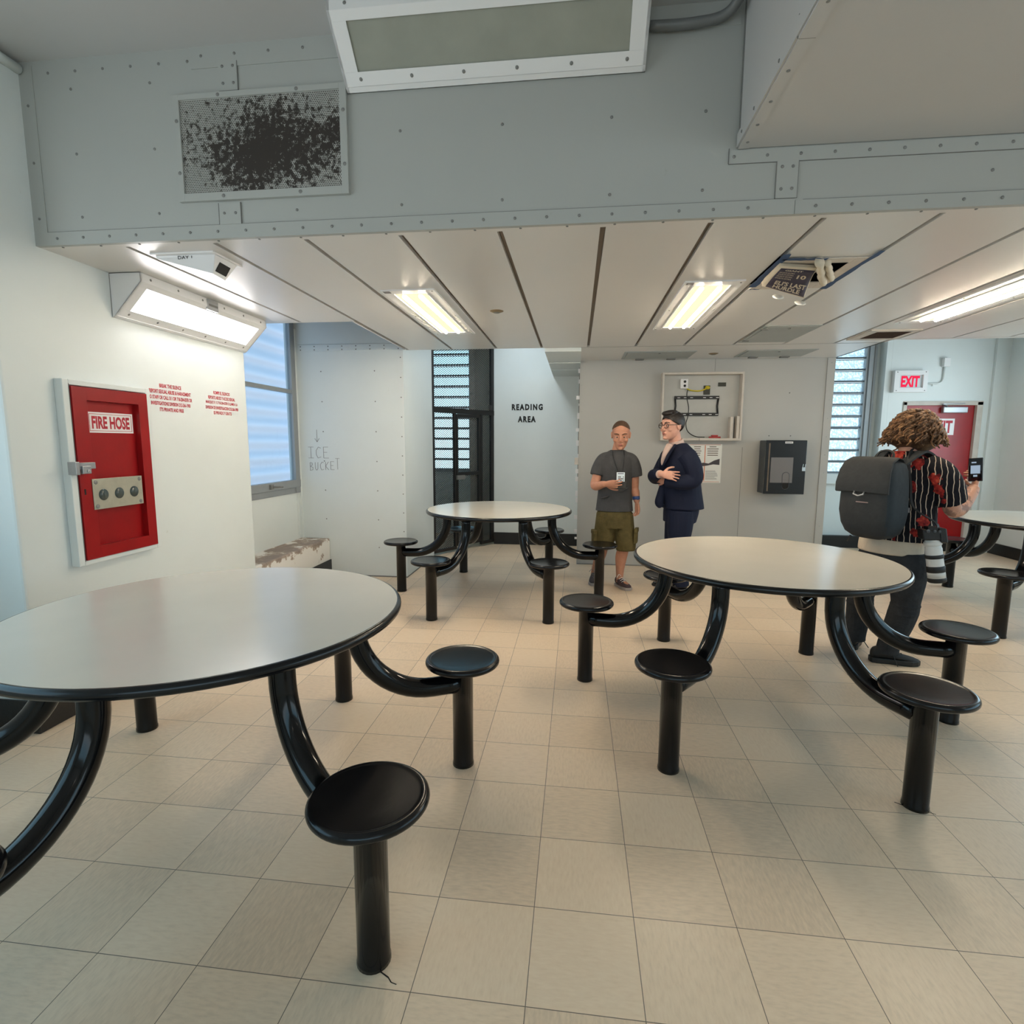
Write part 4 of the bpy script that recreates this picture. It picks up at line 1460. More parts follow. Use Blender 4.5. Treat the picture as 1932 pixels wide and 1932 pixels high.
# ================================================================ people
def fused(mb, voxel, smooth=3, noise_amp=0, seed=0):
    """union of overlapping closed shapes as one smooth skin"""
    me = bpy.data.meshes.new('raw')
    me.from_pydata([tuple(p) for p in mb.v], [], mb.f)
    bm = bmesh.new()
    bm.from_mesh(me)
    bmesh.ops.recalc_face_normals(bm, faces=bm.faces)
    bm.to_mesh(me)
    bm.free()
    o = bpy.data.objects.new('raw', me)
    COL.objects.link(o)
    r = o.modifiers.new('remesh', 'REMESH')
    r.mode = 'VOXEL'
    r.voxel_size = voxel
    if smooth:
        s = o.modifiers.new('smooth', 'SMOOTH')
        s.factor, s.iterations = .5, smooth
    dg = bpy.context.evaluated_depsgraph_get()
    ev = o.evaluated_get(dg)
    out = bpy.data.meshes.new_from_object(ev)
    bpy.data.objects.remove(o)
    bpy.data.meshes.remove(me)
    return out

def build_fused(mb, name, mats, parent, voxel=.006, smooth=3, label=None, pick=None):
    me = fused(mb, voxel, smooth)
    off = world_loc(parent)
    me.transform(Matrix.Translation(-off))
    me.name = name
    if not isinstance(mats, (list, tuple)):
        mats = [mats]
    me.materials.clear()
    for m in mats:
        me.materials.append(m)
    n = len(me.polygons)
    me.polygons.foreach_set('use_smooth', [True] * n)
    if pick:
        me.polygons.foreach_set('material_index', [pick(p.center + off) for p in me.polygons])
    else:
        me.polygons.foreach_set('material_index', [0] * n)
    o = bpy.data.objects.new(name, me)
    COL.objects.link(o)
    o.parent = parent
    if label:
        o['label'] = label
    return o

def limb(mb, pts, n=8, sides=18, flat=None, ref=None):
    """pts: (x, y, z, radius) joints, smoothly joined"""
    q = smooth_path(pts, n)
    mb.tube([p[:3] for p in q], [max(.003, p[3]) for p in q], sides, flat=flat, ref=ref)

def trunk(mb, rings, side, n=28, k=5):
    """stack of ellipses: (x, y, z, half width along side, half depth)"""
    side = Vector(side).normalized()
    fr = Vector((0, 0, 1)).cross(side)
    q = smooth_path(rings, k)
    R = []
    for x, y, z, a, b in q:
        R.append([Vector((x, y, z)) + side * a * math.cos(2 * PI * i / n) + fr * b * math.sin(2 * PI * i / n) for i in range(n)])
    mb.loft(R, True)

def head_frame(c, f, tilt=0):
    f = Vector(f).normalized()
    up = Vector((0, 0, 1))
    r = f.cross(up).normalized()
    u = r.cross(f)
    if tilt:
        m = Matrix.Rotation(tilt, 3, f)
        r, u = m @ r, m @ u
    c = Vector(c)
    return lambda x, y, z: c + r * x + f * y + u * z, Matrix((r, f, u)).transposed()

def add_head(mb, H, Rm, s=1.0, neck=None):
    """skull, face, nose, ears, brow, chin; H maps head coordinates (right, forward, up)"""
    def E(x, y, z, a, b_, c):
        mb.ellipsoid(H(x * s, y * s, z * s), a * s, b_ * s, c * s, 20, 14, 0, Rm)
    E(0, -.014, .032, .077, .097, .088)
    rings = []
    for z, y, a, b_ in ((.06, .012, .064, .078), (.03, .014, .069, .083), (0, .016, .069, .083), (-.03, .018, .066, .081), (-.06, .020, .060, .077), (-.085, .028, .050, .066), (-.104, .042, .036, .048), (-.116, .055, .020, .028)):
        ring = []
        for i in range(24):
            t = 2 * PI * i / 24
            ca, sa = math.cos(t), math.sin(t)
            pw = .82
            ring.append(H(s * a * math.copysign(abs(ca) ** pw, ca), s * (y + b_ * math.copysign(abs(sa) ** pw, sa)), s * z))
        rings.append(ring)
    mb.loft(rings[::-1], True)
    mb.tube([H(0, .092 * s, .022 * s), H(0, .103 * s, 0), H(0, .114 * s, -.026 * s)], [.009 * s, .011 * s, .014 * s], 12)
    E(0, .105, -.032, .018, .014, .010)
    for k in (-1, 1):
        mb.tube([H(k * .012 * s, .094 * s, .027 * s), H(k * .032 * s, .092 * s, .032 * s), H(k * .054 * s, .074 * s, .028 * s)], [.009 * s, .010 * s, .008 * s], 10)
        E(k * .040, .070, -.026, .026, .024, .022)
        E(k * .078, -.006, -.006, .009, .020, .031)
        E(k * .082, -.014, .006, .007, .012, .018)
    E(0, .092, -.060, .026, .012, .013)
    E(0, .088, -.100, .020, .016, .014)

def face_parts(parent, H, Rm, s, brow, iris, lip):
    for k in (-1, 1):
        e = MB().ellipsoid(H(k * .031 * s, .086 * s, .006 * s), .0125 * s, .011 * s, .0052 * s, 14, 8, 0, Rm)
        eo = e.build('eye', M['eye_white'], parent)
        MB().ellipsoid(H(k * .030 * s, .0955 * s, .005 * s), .0062 * s, .003 * s, .0052 * s, 12, 6, 0, Rm).build('iris', iris, eo)
        MB().tube([H(k * .014 * s, .1015 * s, .030 * s), H(k * .033 * s, .1005 * s, .037 * s), H(k * .055 * s, .083 * s, .032 * s)], [.0035 * s, .0042 * s, .0025 * s], 8).build('eyebrow', brow, parent)
    m = MB()
    m.tube([H(-.024 * s, .091 * s, -.063 * s), H(-.010 * s, .1025 * s, -.058 * s), H(0, .1035 * s, -.060 * s), H(.010 * s, .1025 * s, -.058 * s), H(.024 * s, .091 * s, -.063 * s)], [.002, .004, .0045, .004, .002], 8)
    m.tube([H(-.021 * s, .092 * s, -.065 * s), H(0, .1035 * s, -.0685 * s), H(.021 * s, .092 * s, -.065 * s)], [.002, .005, .002], 8)
    m.build('lips', lip, parent)

def hair_cap(mb, H, s, front, side, back, thick, n=40):
    """hair lying on the skull; hairline heights in head coordinates"""
    A_, B_, C_ = .077 + thick, .097 + thick, .088 + thick
    rings = []
    K = 10
    for j in range(K + 1):
        ring = []
        for i in range(n):
            t = 2 * PI * i / n
            fwd_ = math.sin(t)
            sd = abs(math.cos(t))
            zl = (front if fwd_ > 0 else back) * abs(fwd_) ** 1.3 + side * (1 - abs(fwd_) ** 1.3)
            tl = math.acos(max(-.95, min(.95, (zl - .032) / C_)))
            ph = tl * (.03 + .97 * j / K)
            ring.append(H(s * A_ * math.sin(ph) * math.cos(t), s * (-.014 + B_ * math.sin(ph) * math.sin(t)), s * (.032 + C_ * math.cos(ph))))
        rings.append(ring)
    inner = []
    c = H(0, -.014 * s, .032 * s)
    for r in rings[::-1]:
        inner.append([c + (p - c) * .86 for p in r])
    mb.loft(rings + inner, True)

def add_hand(mb, wrist, d, nrm, curl=(.5, .6, .4), spread=.10, thumb=1, s=1.0, thumb_open=.6, fan=None):
    """palm, four jointed fingers and a thumb. d: towards the fingertips, nrm: out of the palm, thumb: +1/-1 side"""
    w = Vector(wrist)
    d = Vector(d).normalized()
    nrm = Vector(nrm)
    nrm = (nrm - d * nrm.dot(d)).normalized()
    sd = d.cross(nrm) * thumb
    R = []
    for t, a, b_ in ((-.02, .024, .018), (.005, .026, .017), (.03, .034, .016), (.06, .040, .0145), (.082, .039, .012)):
        R.append([w + d * t * s + sd * a * s * math.cos(2 * PI * i / 16) + nrm * b_ * s * math.sin(2 * PI * i / 16) for i in range(16)])
    mb.loft(R, True)
    tips = []
    for k, (off, L, r) in enumerate(((.029, .070, .0082), (.010, .079, .0085), (-.0095, .073, .0082), (-.0285, .056, .0074))):
        base = w + (d * .074 + sd * off) * s
        dirv = (d + sd * spread * (1.5 - k)).normalized()
        pts = [tuple(base - d * .015 * s) + (r * s * 1.05,), tuple(base) + (r * s * 1.08,)]
        ax = dirv.cross(nrm).normalized()
        ang = 0
        p = base
        cc = curl if fan is None else tuple(c * fan[k] for c in curl)
        for seg, c in zip((.46, .30, .24), cc):
            ang += c
            dd = (dirv * math.cos(ang) + nrm * math.sin(ang)).normalized()
            p = p + dd * L * seg * s
            pts.append(tuple(p) + (r * s * (1.0 - .14 * len(pts) / 3),))
        mb.tube([q[:3] for q in smooth_path(pts, 4)], [q[3] for q in smooth_path(pts, 4)], 10)
        mb.ellipsoid(p, r * .8 * s, r * .8 * s, r * .8 * s, 10, 8)
        tips.append(p)
    b0 = w + (d * .016 + sd * .022 + nrm * .004) * s
    t1 = b0 + (d * math.cos(thumb_open) + sd * math.sin(thumb_open) + nrm * .25).normalized() * .042 * s
    t2 = t1 + (d * math.cos(thumb_open * .6) + sd * math.sin(thumb_open * .6) + nrm * .3).normalized() * .032 * s
    t3 = t2 + (d * math.cos(thumb_open * .3) + sd * math.sin(thumb_open * .3) + nrm * .3).normalized() * .025 * s
    q = smooth_path([tuple(b0) + (.013 * s,), tuple(t1) + (.0105 * s,), tuple(t2) + (.0095 * s,), tuple(t3) + (.0075 * s,)], 5)
    mb.tube([p[:3] for p in q], [p[3] for p in q], 10)
    mb.ellipsoid(t3, .0078 * s, .0078 * s, .0078 * s, 10, 8)
    return tips

def shoe(mb, heel, toe, s=1.0, low=False):
    """upper of a shoe from heel to toe, lying on the floor"""
    h, t = Vector(heel), Vector(toe)
    d = (t - h)
    L = d.length
    d.normalize()
    sd = d.cross(Vector((0, 0, 1))).normalized()
    R = []
    for u, w, z0, z1 in ((-.01, .018, .03, .07), (.02, .034, .022, .105), (.18, .037, .022, .115), (.36, .040, .022, .098), (.55, .046, .022, .072), (.75, .048, .022, .058), (.92, .038, .022, .048), (1.0, .018, .024, .036)):
        zc, zh = (z0 + z1) / 2, (z1 - z0) / 2
        R.append([h + d * u * L + sd * w * s * math.cos(2 * PI * i / 16) + Vector((0, 0, zc + zh * math.sin(2 * PI * i / 16))) for i in range(16)])
    mb.loft(R, True)
def sole(mb, heel, toe, s=1.0, th=.028):
    h, t = Vector(heel), Vector(toe)
    d = (t - h)
    L = d.length
    d.normalize()
    sd = d.cross(Vector((0, 0, 1))).normalized()
    out = []
    for u, w in ((-.03, .012), (-.01, .030), (.1, .038), (.35, .038), (.6, .049), (.8, .050), (.94, .038), (1.02, .016)):
        out.append((u, w))
    poly = [h + d * u * L + sd * w * s for u, w in out] + [h + d * u * L - sd * w * s for u, w in reversed(out)]
    mb.prism([p + Vector((0, 0, .0005)) for p in poly], (0, 0, th))

def cloth(name, col, rough=.85, amp=.35, scale=14, var=.12):
    m, nt, b = nodes_of(name)
    c = lin(col)
    n = noise(nt, scale, 5, .6)
    r = ramp(nt, n.outputs[0], [(.3, tuple(v * (1 - var) for v in c)), (.7, tuple(min(1, v * (1 + var)) for v in c))])
    nt.links.new(r.outputs[0], b.inputs['Base Color'])
    b.inputs['Roughness'].default_value = rough
    b.inputs['Specular IOR Level'].default_value = .2
    n2 = noise(nt, scale * 1.2, 4, .55)
    bump(nt, b, n2.outputs[0], amp, .02)
    return m
def skin_mat(name, col, tattoo=False):
    m, nt, b = nodes_of(name)
    c = lin(col)
    n = noise(nt, 30, 4, .6)
    r = ramp(nt, n.outputs[0], [(.3, (c[0] * .9, c[1] * .84, c[2] * .82)), (.7, c)])
    if tattoo:
        n2 = noise(nt, 18, 3, .6)
        r2_ = ramp(nt, n2.outputs[0], [(.50, (1, 1, 1)), (.57, (.50, .50, .54))])
        mx = nt.nodes.new('ShaderNodeMix')
        mx.data_type = 'RGBA'
        mx.blend_type = 'MULTIPLY'
        mx.inputs[0].default_value = 1
        nt.links.new(r.outputs[0], mx.inputs[6])
        nt.links.new(r2_.outputs[0], mx.inputs[7])
        nt.links.new(mx.outputs[2], b.inputs['Base Color'])
    else:
        nt.links.new(r.outputs[0], b.inputs['Base Color'])
    b.inputs['Roughness'].default_value = .5
    b.inputs['Subsurface Weight'].default_value = .0
    b.inputs['Specular IOR Level'].default_value = .35
    return m
M['eye_white'] = pbr('eye_white', (.68, .63, .60), .3)
M['iris_dark'] = pbr('dark_iris', (.12, .09, .07), .2)
M['lips'] = pbr('lips', (.66, .38, .34), .5)
M['skin_a'] = skin_mat('tanned_skin', (.76, .55, .45))
M['skin_b'] = skin_mat('pale_skin', (.84, .64, .56))
M['skin_p'] = skin_mat('fair_skin', (.80, .60, .50))
M['tattoo'] = skin_mat('tattooed_skin', (.78, .60, .51), True)
M['hair_a'] = pbr('cropped_brown_hair', (.33, .24, .17), .8, var=.25, vscale=60, bmp=.3, bscale=150)
M['hair_b'] = pbr('dark_brown_hair', (.10, .065, .055), .45, var=.3, vscale=50, bmp=.4, bscale=90)
M['tee'] = cloth('charcoal_jersey', (.285, .285, .29))
M['cargo'] = cloth('olive_cargo_cotton', (.36, .32, .20), .9, .5, 18, .2)
M['shoe_dark'] = pbr('dark_mesh_trainer', (.20, .17, .18), .7, var=.3, vscale=60)
M['shoe_plum'] = pbr('plum_trainer', (.27, .20, .22), .7, var=.3, vscale=60)
M['sole'] = pbr('pale_rubber_sole', (.66, .62, .60), .6)
M['suit'] = cloth('navy_wool', (.105, .125, .20), .75, .3, 9, .08)
M['shirt_b'] = cloth('pink_shirt_cotton', (.78, .68, .64), .8, .1)

# ---------------------------------------------------------------- person in the grey T-shirt
pa = thing('person', 'man in grey T-shirt and olive shorts, standing and looking at his phone', 'person', (.40, 5.46, 0))
Ha, Ra = head_frame((.430, 5.43, 1.522), (-.10, -1, -.30))
SA = 1.10
b = MB()
trunk(b, [(.393, 5.475, .66, .10, .08), (.393, 5.47, .72, .155, .11), (.39, 5.47, .85, .15, .105), (.392, 5.47, 1.0, .14, .10), (.397, 5.47, 1.2, .155, .105), (.40, 5.47, 1.30, .15, .09), (.402, 5.465, 1.36, .08, .06)], (1, 0, 0))
limb(b, [(.40, 5.475, 1.32, .062), (.408, 5.465, 1.38, .056), (.425, 5.45, 1.46, .056)])
add_head(b, Ha, Ra, SA)
# his right arm (image left): bent, holding the phone
limb(b, [(.29, 5.465, 1.28, .046), (.23, 5.45, 1.21, .048), (.205, 5.43, 1.10, .046), (.185, 5.40, 1.035, .042), (.205, 5.345, 1.025, .044), (.255, 5.275, 1.045, .035), (.283, 5.245, 1.052, .029)])
add_hand(b, (.285, 5.243, 1.053), (.97, -.2, .0), (.15, .9, .35), curl=(.18, .35, .5), thumb=-1, s=1.12, thumb_open=.75)
# his left arm (image right): hanging
limb(b, [(.515, 5.465, 1.28, .046), (.565, 5.46, 1.21, .048), (.578, 5.465, 1.08, .045), (.580, 5.47, .995, .041), (.588, 5.455, .96, .042), (.598, 5.43, .90, .033), (.604, 5.42, .865, .027)])
add_hand(b, (.604, 5.418, .86), (.10, -.16, -1), (-.8, -.5, 0), curl=(.35, .45, .35), thumb=-1, s=.98, thumb_open=.45)
# legs
limb(b, [(.315, 5.47, .74, .10), (.30, 5.475, .58, .085), (.285, 5.50, .42, .062), (.268, 5.56, .30, .058), (.235, 5.61, .18, .044), (.215, 5.635, .10, .036), (.212, 5.64, .05, .036)])
limb(b, [(.475, 5.47, .74, .10), (.485, 5.46, .58, .085), (.49, 5.445, .42, .060), (.470, 5.455, .30, .058), (.462, 5.45, .18, .043), (.46, 5.44, .10, .036), (.462, 5.43, .05, .036)])
b.ellipsoid((.205, 5.585, .045), .035, .08, .03)
b.ellipsoid((.49, 5.40, .045), .04, .09, .03, rot=Matrix.Rotation(.5, 3, 'Z'))
build_fused(b, 'body', M['skin_a'], pa, .0045, 2)
face_parts(pa, Ha, Ra, SA, M['hair_a'], M['iris_dark'], M['lips'])
h = MB()
hair_cap(h, Ha, SA, .100, .045, -.045, .0035)
h.build('hair', M['hair_a'], pa, sub=1)
# shirt
c = MB()
trunk(c, [(.389, 5.47, .772, .186, .135), (.389, 5.47, .80, .182, .132), (.39, 5.47, .95, .168, .125), (.397, 5.47, 1.10, .163, .122), (.40, 5.47, 1.22, .172, .122), (.40, 5.47, 1.30, .165, .105), (.402, 5.468, 1.345, .118, .082), (.405, 5.465, 1.375, .068, .064)], (1, 0, 0))
limb(c, [(.33, 5.465, 1.305, .058), (.265, 5.46, 1.275, .064), (.222, 5.445, 1.19, .068), (.206, 5.432, 1.125, .068)])
limb(c, [(.475, 5.465, 1.305, .058), (.54, 5.46, 1.275, .064), (.575, 5.462, 1.19, .067), (.588, 5.465, 1.115, .066)])
for x, y, z in ((.30, 5.36, .92), (.45, 5.355, .98), (.36, 5.35, 1.05)):
    limb(c, [(x - .06, y + .01, z - .02, .006), (x, y - .006, z, .012), (x + .07, y + .008, z + .035, .005)], sides=8)
build_fused(c, 'tshirt', M['tee'], pa, .006, 3)
# shorts
c = MB()
trunk(c, [(.392, 5.47, .60, .15, .12), (.392, 5.47, .70, .172, .128), (.391, 5.47, .80, .168, .124)], (1, 0, 0))
limb(c, [(.315, 5.47, .74, .102), (.305, 5.472, .60, .106), (.292, 5.485, .47, .108), (.288, 5.50, .40, .106)])
limb(c, [(.475, 5.47, .74, .102), (.492, 5.462, .60, .100), (.510, 5.45, .46, .100), (.512, 5.447, .375, .097)])
build_fused(c, 'cargo_shorts', M['cargo'], pa, .006, 3)
for xx, yy, zz_, sx in ((.196, 5.44, .50, -1), (.605, 5.42, .53, 1)):
    m = MB().obox((xx, yy, zz_), (.018, .006, .004), (.01 * sx, .055, 0), (0, 0, .075))
    m.obox((xx + .004 * sx, yy - .002, zz_ + .055), (.02, .006, 0), (.01 * sx, .058, 0), (0, 0, .022))
    m.build('cargo_pocket', M['cargo'], pa, .008)
# shoes, wristband, lanyard and badge
for hl, tp, m_ in (((.222, 5.68, 0), (.192, 5.42, 0), M['shoe_dark']), ((.435, 5.485, 0), (.545, 5.285, 0), M['shoe_plum'])):
    s_ = MB()
    shoe(s_, hl, tp)
    so = s_.build('shoe', m_, pa, sub=1)
    s_ = MB()
    sole(s_, hl, tp)
    s_.build('sole', M['sole'], so, .004)
    s_ = MB()
    a, e = Vector(hl), Vector(tp)
    sd_ = (e - a).normalized().cross(Vector((0, 0, 1)))
    for k in range(4):
        p = a.lerp(e, .38 + .09 * k) + Vector((0, 0, .100 - .012 * k))
        s_.tube([p - sd_ * .03 - Vector((0, 0, .012)), p + Vector((0, 0, .002)), p + sd_ * .03 - Vector((0, 0, .012))], .003, 6)
    p = a.lerp(e, .36) + Vector((0, 0, .112))
    s_.tube(smooth_path([p, p + sd_ * .03 + Vector((0, -.01, .025)), p + sd_ * .055 + Vector((0, -.03, .0))], 4), .0025, 6)
    s_.build('laces', M['foam'] if m_ is M['shoe_plum'] else M['printgrey'], so)
wb_ = MB()
wd = Vector((.09, -.12, -1)).normalized()
p0 = Vector((.596, 5.433, .905))
wb_.tube([p0 + wd * (-.016), p0 + wd * .016], .037, 16)
wb_.ellipsoid(p0 + Vector((.012, -.034, 0)), .018, .008, .016)
wo_ = wb_.build('wristband', pbr('blue_wristband', (.16, .27, .48), .4), pa)
ld = MB()
for k in (-1, 1):
    ld.tube(smooth_path([(.408 + k * .055, 5.41, 1.372), (.412 + k * .052, 5.35, 1.30), (.424 + k * .03, 5.338, 1.20), (.43 + k * .012, 5.335, 1.155)], 5), .003, 6)
ld.build('lanyard', M['cord'], pa)
bd = MB().box(.392, .47, 5.322, 5.329, 1.062, 1.162).build('badge', pbr('badge_card', (.90, .95, .98), .4), pa, .002)
m = MB()
m.box(.402, .46, 5.3212, 5.3222, 1.147, 1.153)
rnd = random.Random(2)
for k in range(3):
    for q in range(6):
        if rnd.random() < .75:
            m.box(.408 + .009 * q, .414 + .009 * q, 5.3212, 5.3222, 1.075 + .018 * k, 1.088 + .018 * k)
m.build('badge_print', M['navyprint'], bd)
ph = thing('phone', 'black phone held flat in the hand of the man in the grey T-shirt', 'phone', (.41, 5.19, 1.03))
MB().obox((.412, 5.243, 1.045), Vector((.98, -.16, .0)).normalized() * .068, Vector((.06, .35, .93)).normalized() * .034, Vector((.15, .92, -.35)).normalized() * .005).build('case', M['cord'], ph, .003)
m = MB()
m.obox(Vector((.412, 5.243, 1.045)) + Vector((.15, .92, -.35)).normalized() * .0055, Vector((.98, -.16, .0)).normalized() * .063, Vector((.06, .35, .93)).normalized() * .030, Vector((.15, .92, -.35)).normalized() * .0004)
m.build('screen', pbr('phone_glass', (.06, .06, .07), .1), ph)

# ---------------------------------------------------------------- person in the navy suit
pb = thing('person', 'man in navy suit and glasses, standing with folded arms and looking left', 'person', (1.0, 5.42, 0))
SB = 1.08
Hb, Rb = head_frame((.905, 5.37, 1.605), (-.82, -.57, -.06))
fb = Vector((-.94, -.34, 0)).normalized()
sb = Vector((0, 0, 1)).cross(fb)          # his left... towards the camera is -sb or +sb
if sb.y > 0:
    sb = -sb                              # sb points to the camera side (his left)
b = MB()
trunk(b, [(1.03, 5.42, .70, .15, .13), (1.02, 5.42, .90, .17, .15), (.995, 5.42, 1.12, .17, .15), (.985, 5.42, 1.30, .16, .12), (.975, 5.42, 1.40, .09, .08)], sb)
limb(b, [(.97, 5.42, 1.37, .068), (.945, 5.40, 1.45, .060), (.925, 5.385, 1.54, .058)])
add_head(b, Hb, Rb, SB)
E_ = Vector((.80, 5.42, 1.115))
limb(b, [(.93, 5.60, 1.33, .06), (.87, 5.58, 1.22, .055), (.80, 5.47, 1.115, .048), (.765, 5.30, 1.14, .042), (.772, 5.165, 1.158, .031), (.785, 5.135, 1.158, .028)])
add_hand(b, (.79, 5.125, 1.16), (.98, -.10, -.13), (.05, .95, -.2), curl=(.12, .25, .2), thumb=1, s=1.08, thumb_open=.95, spread=.12)
limb(b, [(1.04, 5.23, 1.33, .06), (1.085, 5.20, 1.22, .055), (1.09, 5.19, 1.11, .048), (.98, 5.20, 1.085, .042), (.88, 5.23, 1.09, .033), (.84, 5.25, 1.095, .03)])
add_hand(b, (.84, 5.25, 1.095), (-.6, .75, .1), (.75, .6, 0), curl=(.3, .4, .3), thumb=1)
limb(b, [(1.01, 5.33, .78, .10), (1.005, 5.33, .5, .075), (1.02, 5.33, .28, .055), (1.045, 5.34, .09, .04), (1.045, 5.34, .05, .04)])
limb(b, [(1.02, 5.52, .78, .10), (1.0, 5.54, .5, .075), (1.0, 5.55, .28, .055), (1.01, 5.56, .09, .04), (1.01, 5.56, .05, .04)])
build_fused(b, 'body', M['skin_b'], pb, .0045, 2)
face_parts(pb, Hb, Rb, SB, M['hair_b'], M['iris_dark'], M['lips'])
h = MB()
hair_cap(h, Hb, SB, .074, .0, -.075, .014)
h.ellipsoid(Hb(.005, .055 * SB, .112 * SB), .062, .040, .026, 18, 10, 0, Rb)
h.ellipsoid(Hb(-.01, .02 * SB, .122 * SB), .062, .06, .022, 18, 10, 0, Rb)
build_fused(h, 'hair', M['hair_b'], pb, .005, 1)
g = MB()
for k in (-1, 1):
    ring = [Hb((k * .033 + .026 * math.cos(t)) * SB, (.108 - .006 * abs(math.cos(t))) * SB, (.006 + .019 * math.copysign(abs(math.sin(t)) ** .7, math.sin(t))) * SB) for t in [2 * PI * i / 20 for i in range(21)]]
    g.tube(ring, .0034, 6)
    g.tube([Hb(k * .060 * SB, .103 * SB, .012 * SB), Hb(k * .078 * SB, .06 * SB, .012 * SB), Hb(k * .083 * SB, -.005 * SB, .010 * SB)], .0028, 6)
g.tube([Hb(-.009 * SB, .107 * SB, .010 * SB), Hb(0, .110 * SB, .013 * SB), Hb(.009 * SB, .107 * SB, .010 * SB)], .003, 6)
g.build('glasses', pbr('brown_glasses_frame', (.16, .11, .09), .3), pb)
# jacket
c = MB()
trunk(c, [(1.045, 5.42, .815, .205, .198), (1.04, 5.42, .86, .203, .196), (1.02, 5.42, .98, .205, .192), (1.0, 5.42, 1.12, .212, .188), (.985, 5.42, 1.26, .215, .178), (.985, 5.42, 1.345, .195, .160), (.985, 5.418, 1.40, .125, .115), (.975, 5.41, 1.445, .075, .078)], sb)
limb(c, [(.94, 5.58, 1.335, .085), (.88, 5.585, 1.24, .078), (.80, 5.48, 1.115, .070), (.745, 5.31, 1.135, .062), (.757, 5.185, 1.155, .052), (.765, 5.165, 1.156, .050)])
limb(c, [(1.02, 5.25, 1.335, .088), (1.075, 5.205, 1.24, .082), (1.095, 5.19, 1.11, .074), (.99, 5.185, 1.080, .066), (.88, 5.205, 1.085, .058), (.845, 5.225, 1.09, .052)])
# open front flap and vented tail
limb(c, [(.845, 5.36, 1.05, .035), (.82, 5.34, .95, .04), (.805, 5.33, .875, .042), (.83, 5.335, .835, .03)], flat=1.0)
limb(c, [(1.19, 5.46, .98, .03), (1.215, 5.47, .88, .03), (1.23, 5.475, .835, .022)])
build_fused(c, 'suit_jacket', M['suit'], pb, .0065, 3)
# trousers
c = MB()
trunk(c, [(1.02, 5.43, .68, .175, .15), (1.03, 5.42, .80, .18, .165), (1.03, 5.42, .92, .17, .15)], sb)
limb(c, [(1.02, 5.34, .80, .125), (1.01, 5.335, .62, .118), (1.005, 5.33, .48, .100), (1.015, 5.33, .28, .085), (1.04, 5.335, .10, .078), (1.045, 5.335, .055, .076)])
limb(c, [(1.02, 5.51, .80, .125), (1.01, 5.53, .62, .112), (1.0, 5.54, .48, .098), (1.0, 5.55, .28, .082), (1.01, 5.56, .10, .076), (1.012, 5.56, .055, .075)])
build_fused(c, 'suit_trousers', M['suit'], pb, .0065, 3)
# shirt: collar and the strip between the lapels
c = MB()
limb(c, [(.965, 5.405, 1.40, .082), (.955, 5.40, 1.44, .073), (.945, 5.395, 1.47, .069)], sides=20)
q = [(.885, 5.315, 1.42, .040), (.842, 5.285, 1.35, .033), (.815, 5.282, 1.28, .018), (.808, 5.285, 1.235, .006)]
limb(c, q, sides=12)
build_fused(c, 'dress_shirt', M['shirt_b'], pb, .005, 2)
lp = MB()
for k in (1, -1):
    o_ = sb * k
    A1, A2, A3 = Vector((.905, 5.325, 1.435)), Vector((.835, 5.272, 1.33)), Vector((.797, 5.275, 1.20))
    rg = []
    for P_, w in ((A1, .020), (A2, .030), (A3, .010)):
        cpt = P_ + o_ * .052 * (1 if P_ is not A3 else .35)
        rg.append([cpt + o_ * w * math.cos(t) + fb * .007 * math.sin(t) for t in [2 * PI * i / 10 for i in range(10)]])
    lp.loft(rg, True)
lp.build('lapels', M['suit'], pb)
cu = MB().tube([(.768, 5.168, 1.156), (.778, 5.145, 1.158)], .0385, 16)
cu.build('shirt_cuff', M['shirt_b'], pb)
for hl, tp in (((1.10, 5.345, 0), (.83, 5.29, 0)), ((1.075, 5.565, 0), (.80, 5.52, 0))):
    s_ = MB()
    shoe(s_, hl, tp)
    so = s_.build('shoe', pbr('black_leather_shoe', (.07, .06, .06), .25), pb, sub=1)
    s_ = MB()
    sole(s_, hl, tp, 1, .022)
    s_.build('sole', M['cord'], so, .003)

# ---------------------------------------------------------------- curly haired person with backpack
pp = thing('person', 'curly haired person in a dark floral striped shirt, seen from behind, holding up a phone', 'person', (2.07, 3.80, 0))
fp = Vector((.85, .527, 0)).normalized()
rp = Vector((fp.y, -fp.x, 0))
def PP(r_, f_, z):
    q = Vector((2.115, 3.80, z)) + rp * r_ + fp * f_
    return (q.x, q.y, q.z)
SP = 1.05
Hp, Rp = head_frame((2.175, 3.84, 1.525), (.80, .58, -.10), .16)
b = MB()
trunk(b, [PP(-.01, -.03, .62) + (.15, .10), PP(-.01, -.03, .74) + (.165, .115), PP(0, -.02, .90) + (.15, .11), PP(0, 0, 1.10) + (.16, .115), PP(0, 0, 1.26) + (.175, .105), PP(0, 0, 1.34) + (.13, .08), PP(0, .01, 1.39) + (.07, .06)], rp)
limb(b, [PP(0, .005, 1.35) + (.06,), PP(.015, .02, 1.42) + (.054,), PP(.03, .035, 1.48) + (.054,)])
add_head(b, Hp, Rp, SP)
# right arm raised to hold the phone
sh = Vector(PP(.18, .0, 1.31))
limb(b, [tuple(sh) + (.06,), (2.25, 3.61, 1.24, .056), (2.285, 3.605, 1.13, .052), (2.315, 3.615, 1.045, .047), (2.375, 3.65, 1.052, .048), (2.465, 3.71, 1.125, .038), (2.505, 3.735, 1.172, .030)])
add_hand(b, (2.508, 3.738, 1.177), (.30, .42, .55), (-.80, .35, .25), curl=(.55, .75, .6), thumb=-1, s=1.0, thumb_open=.7)
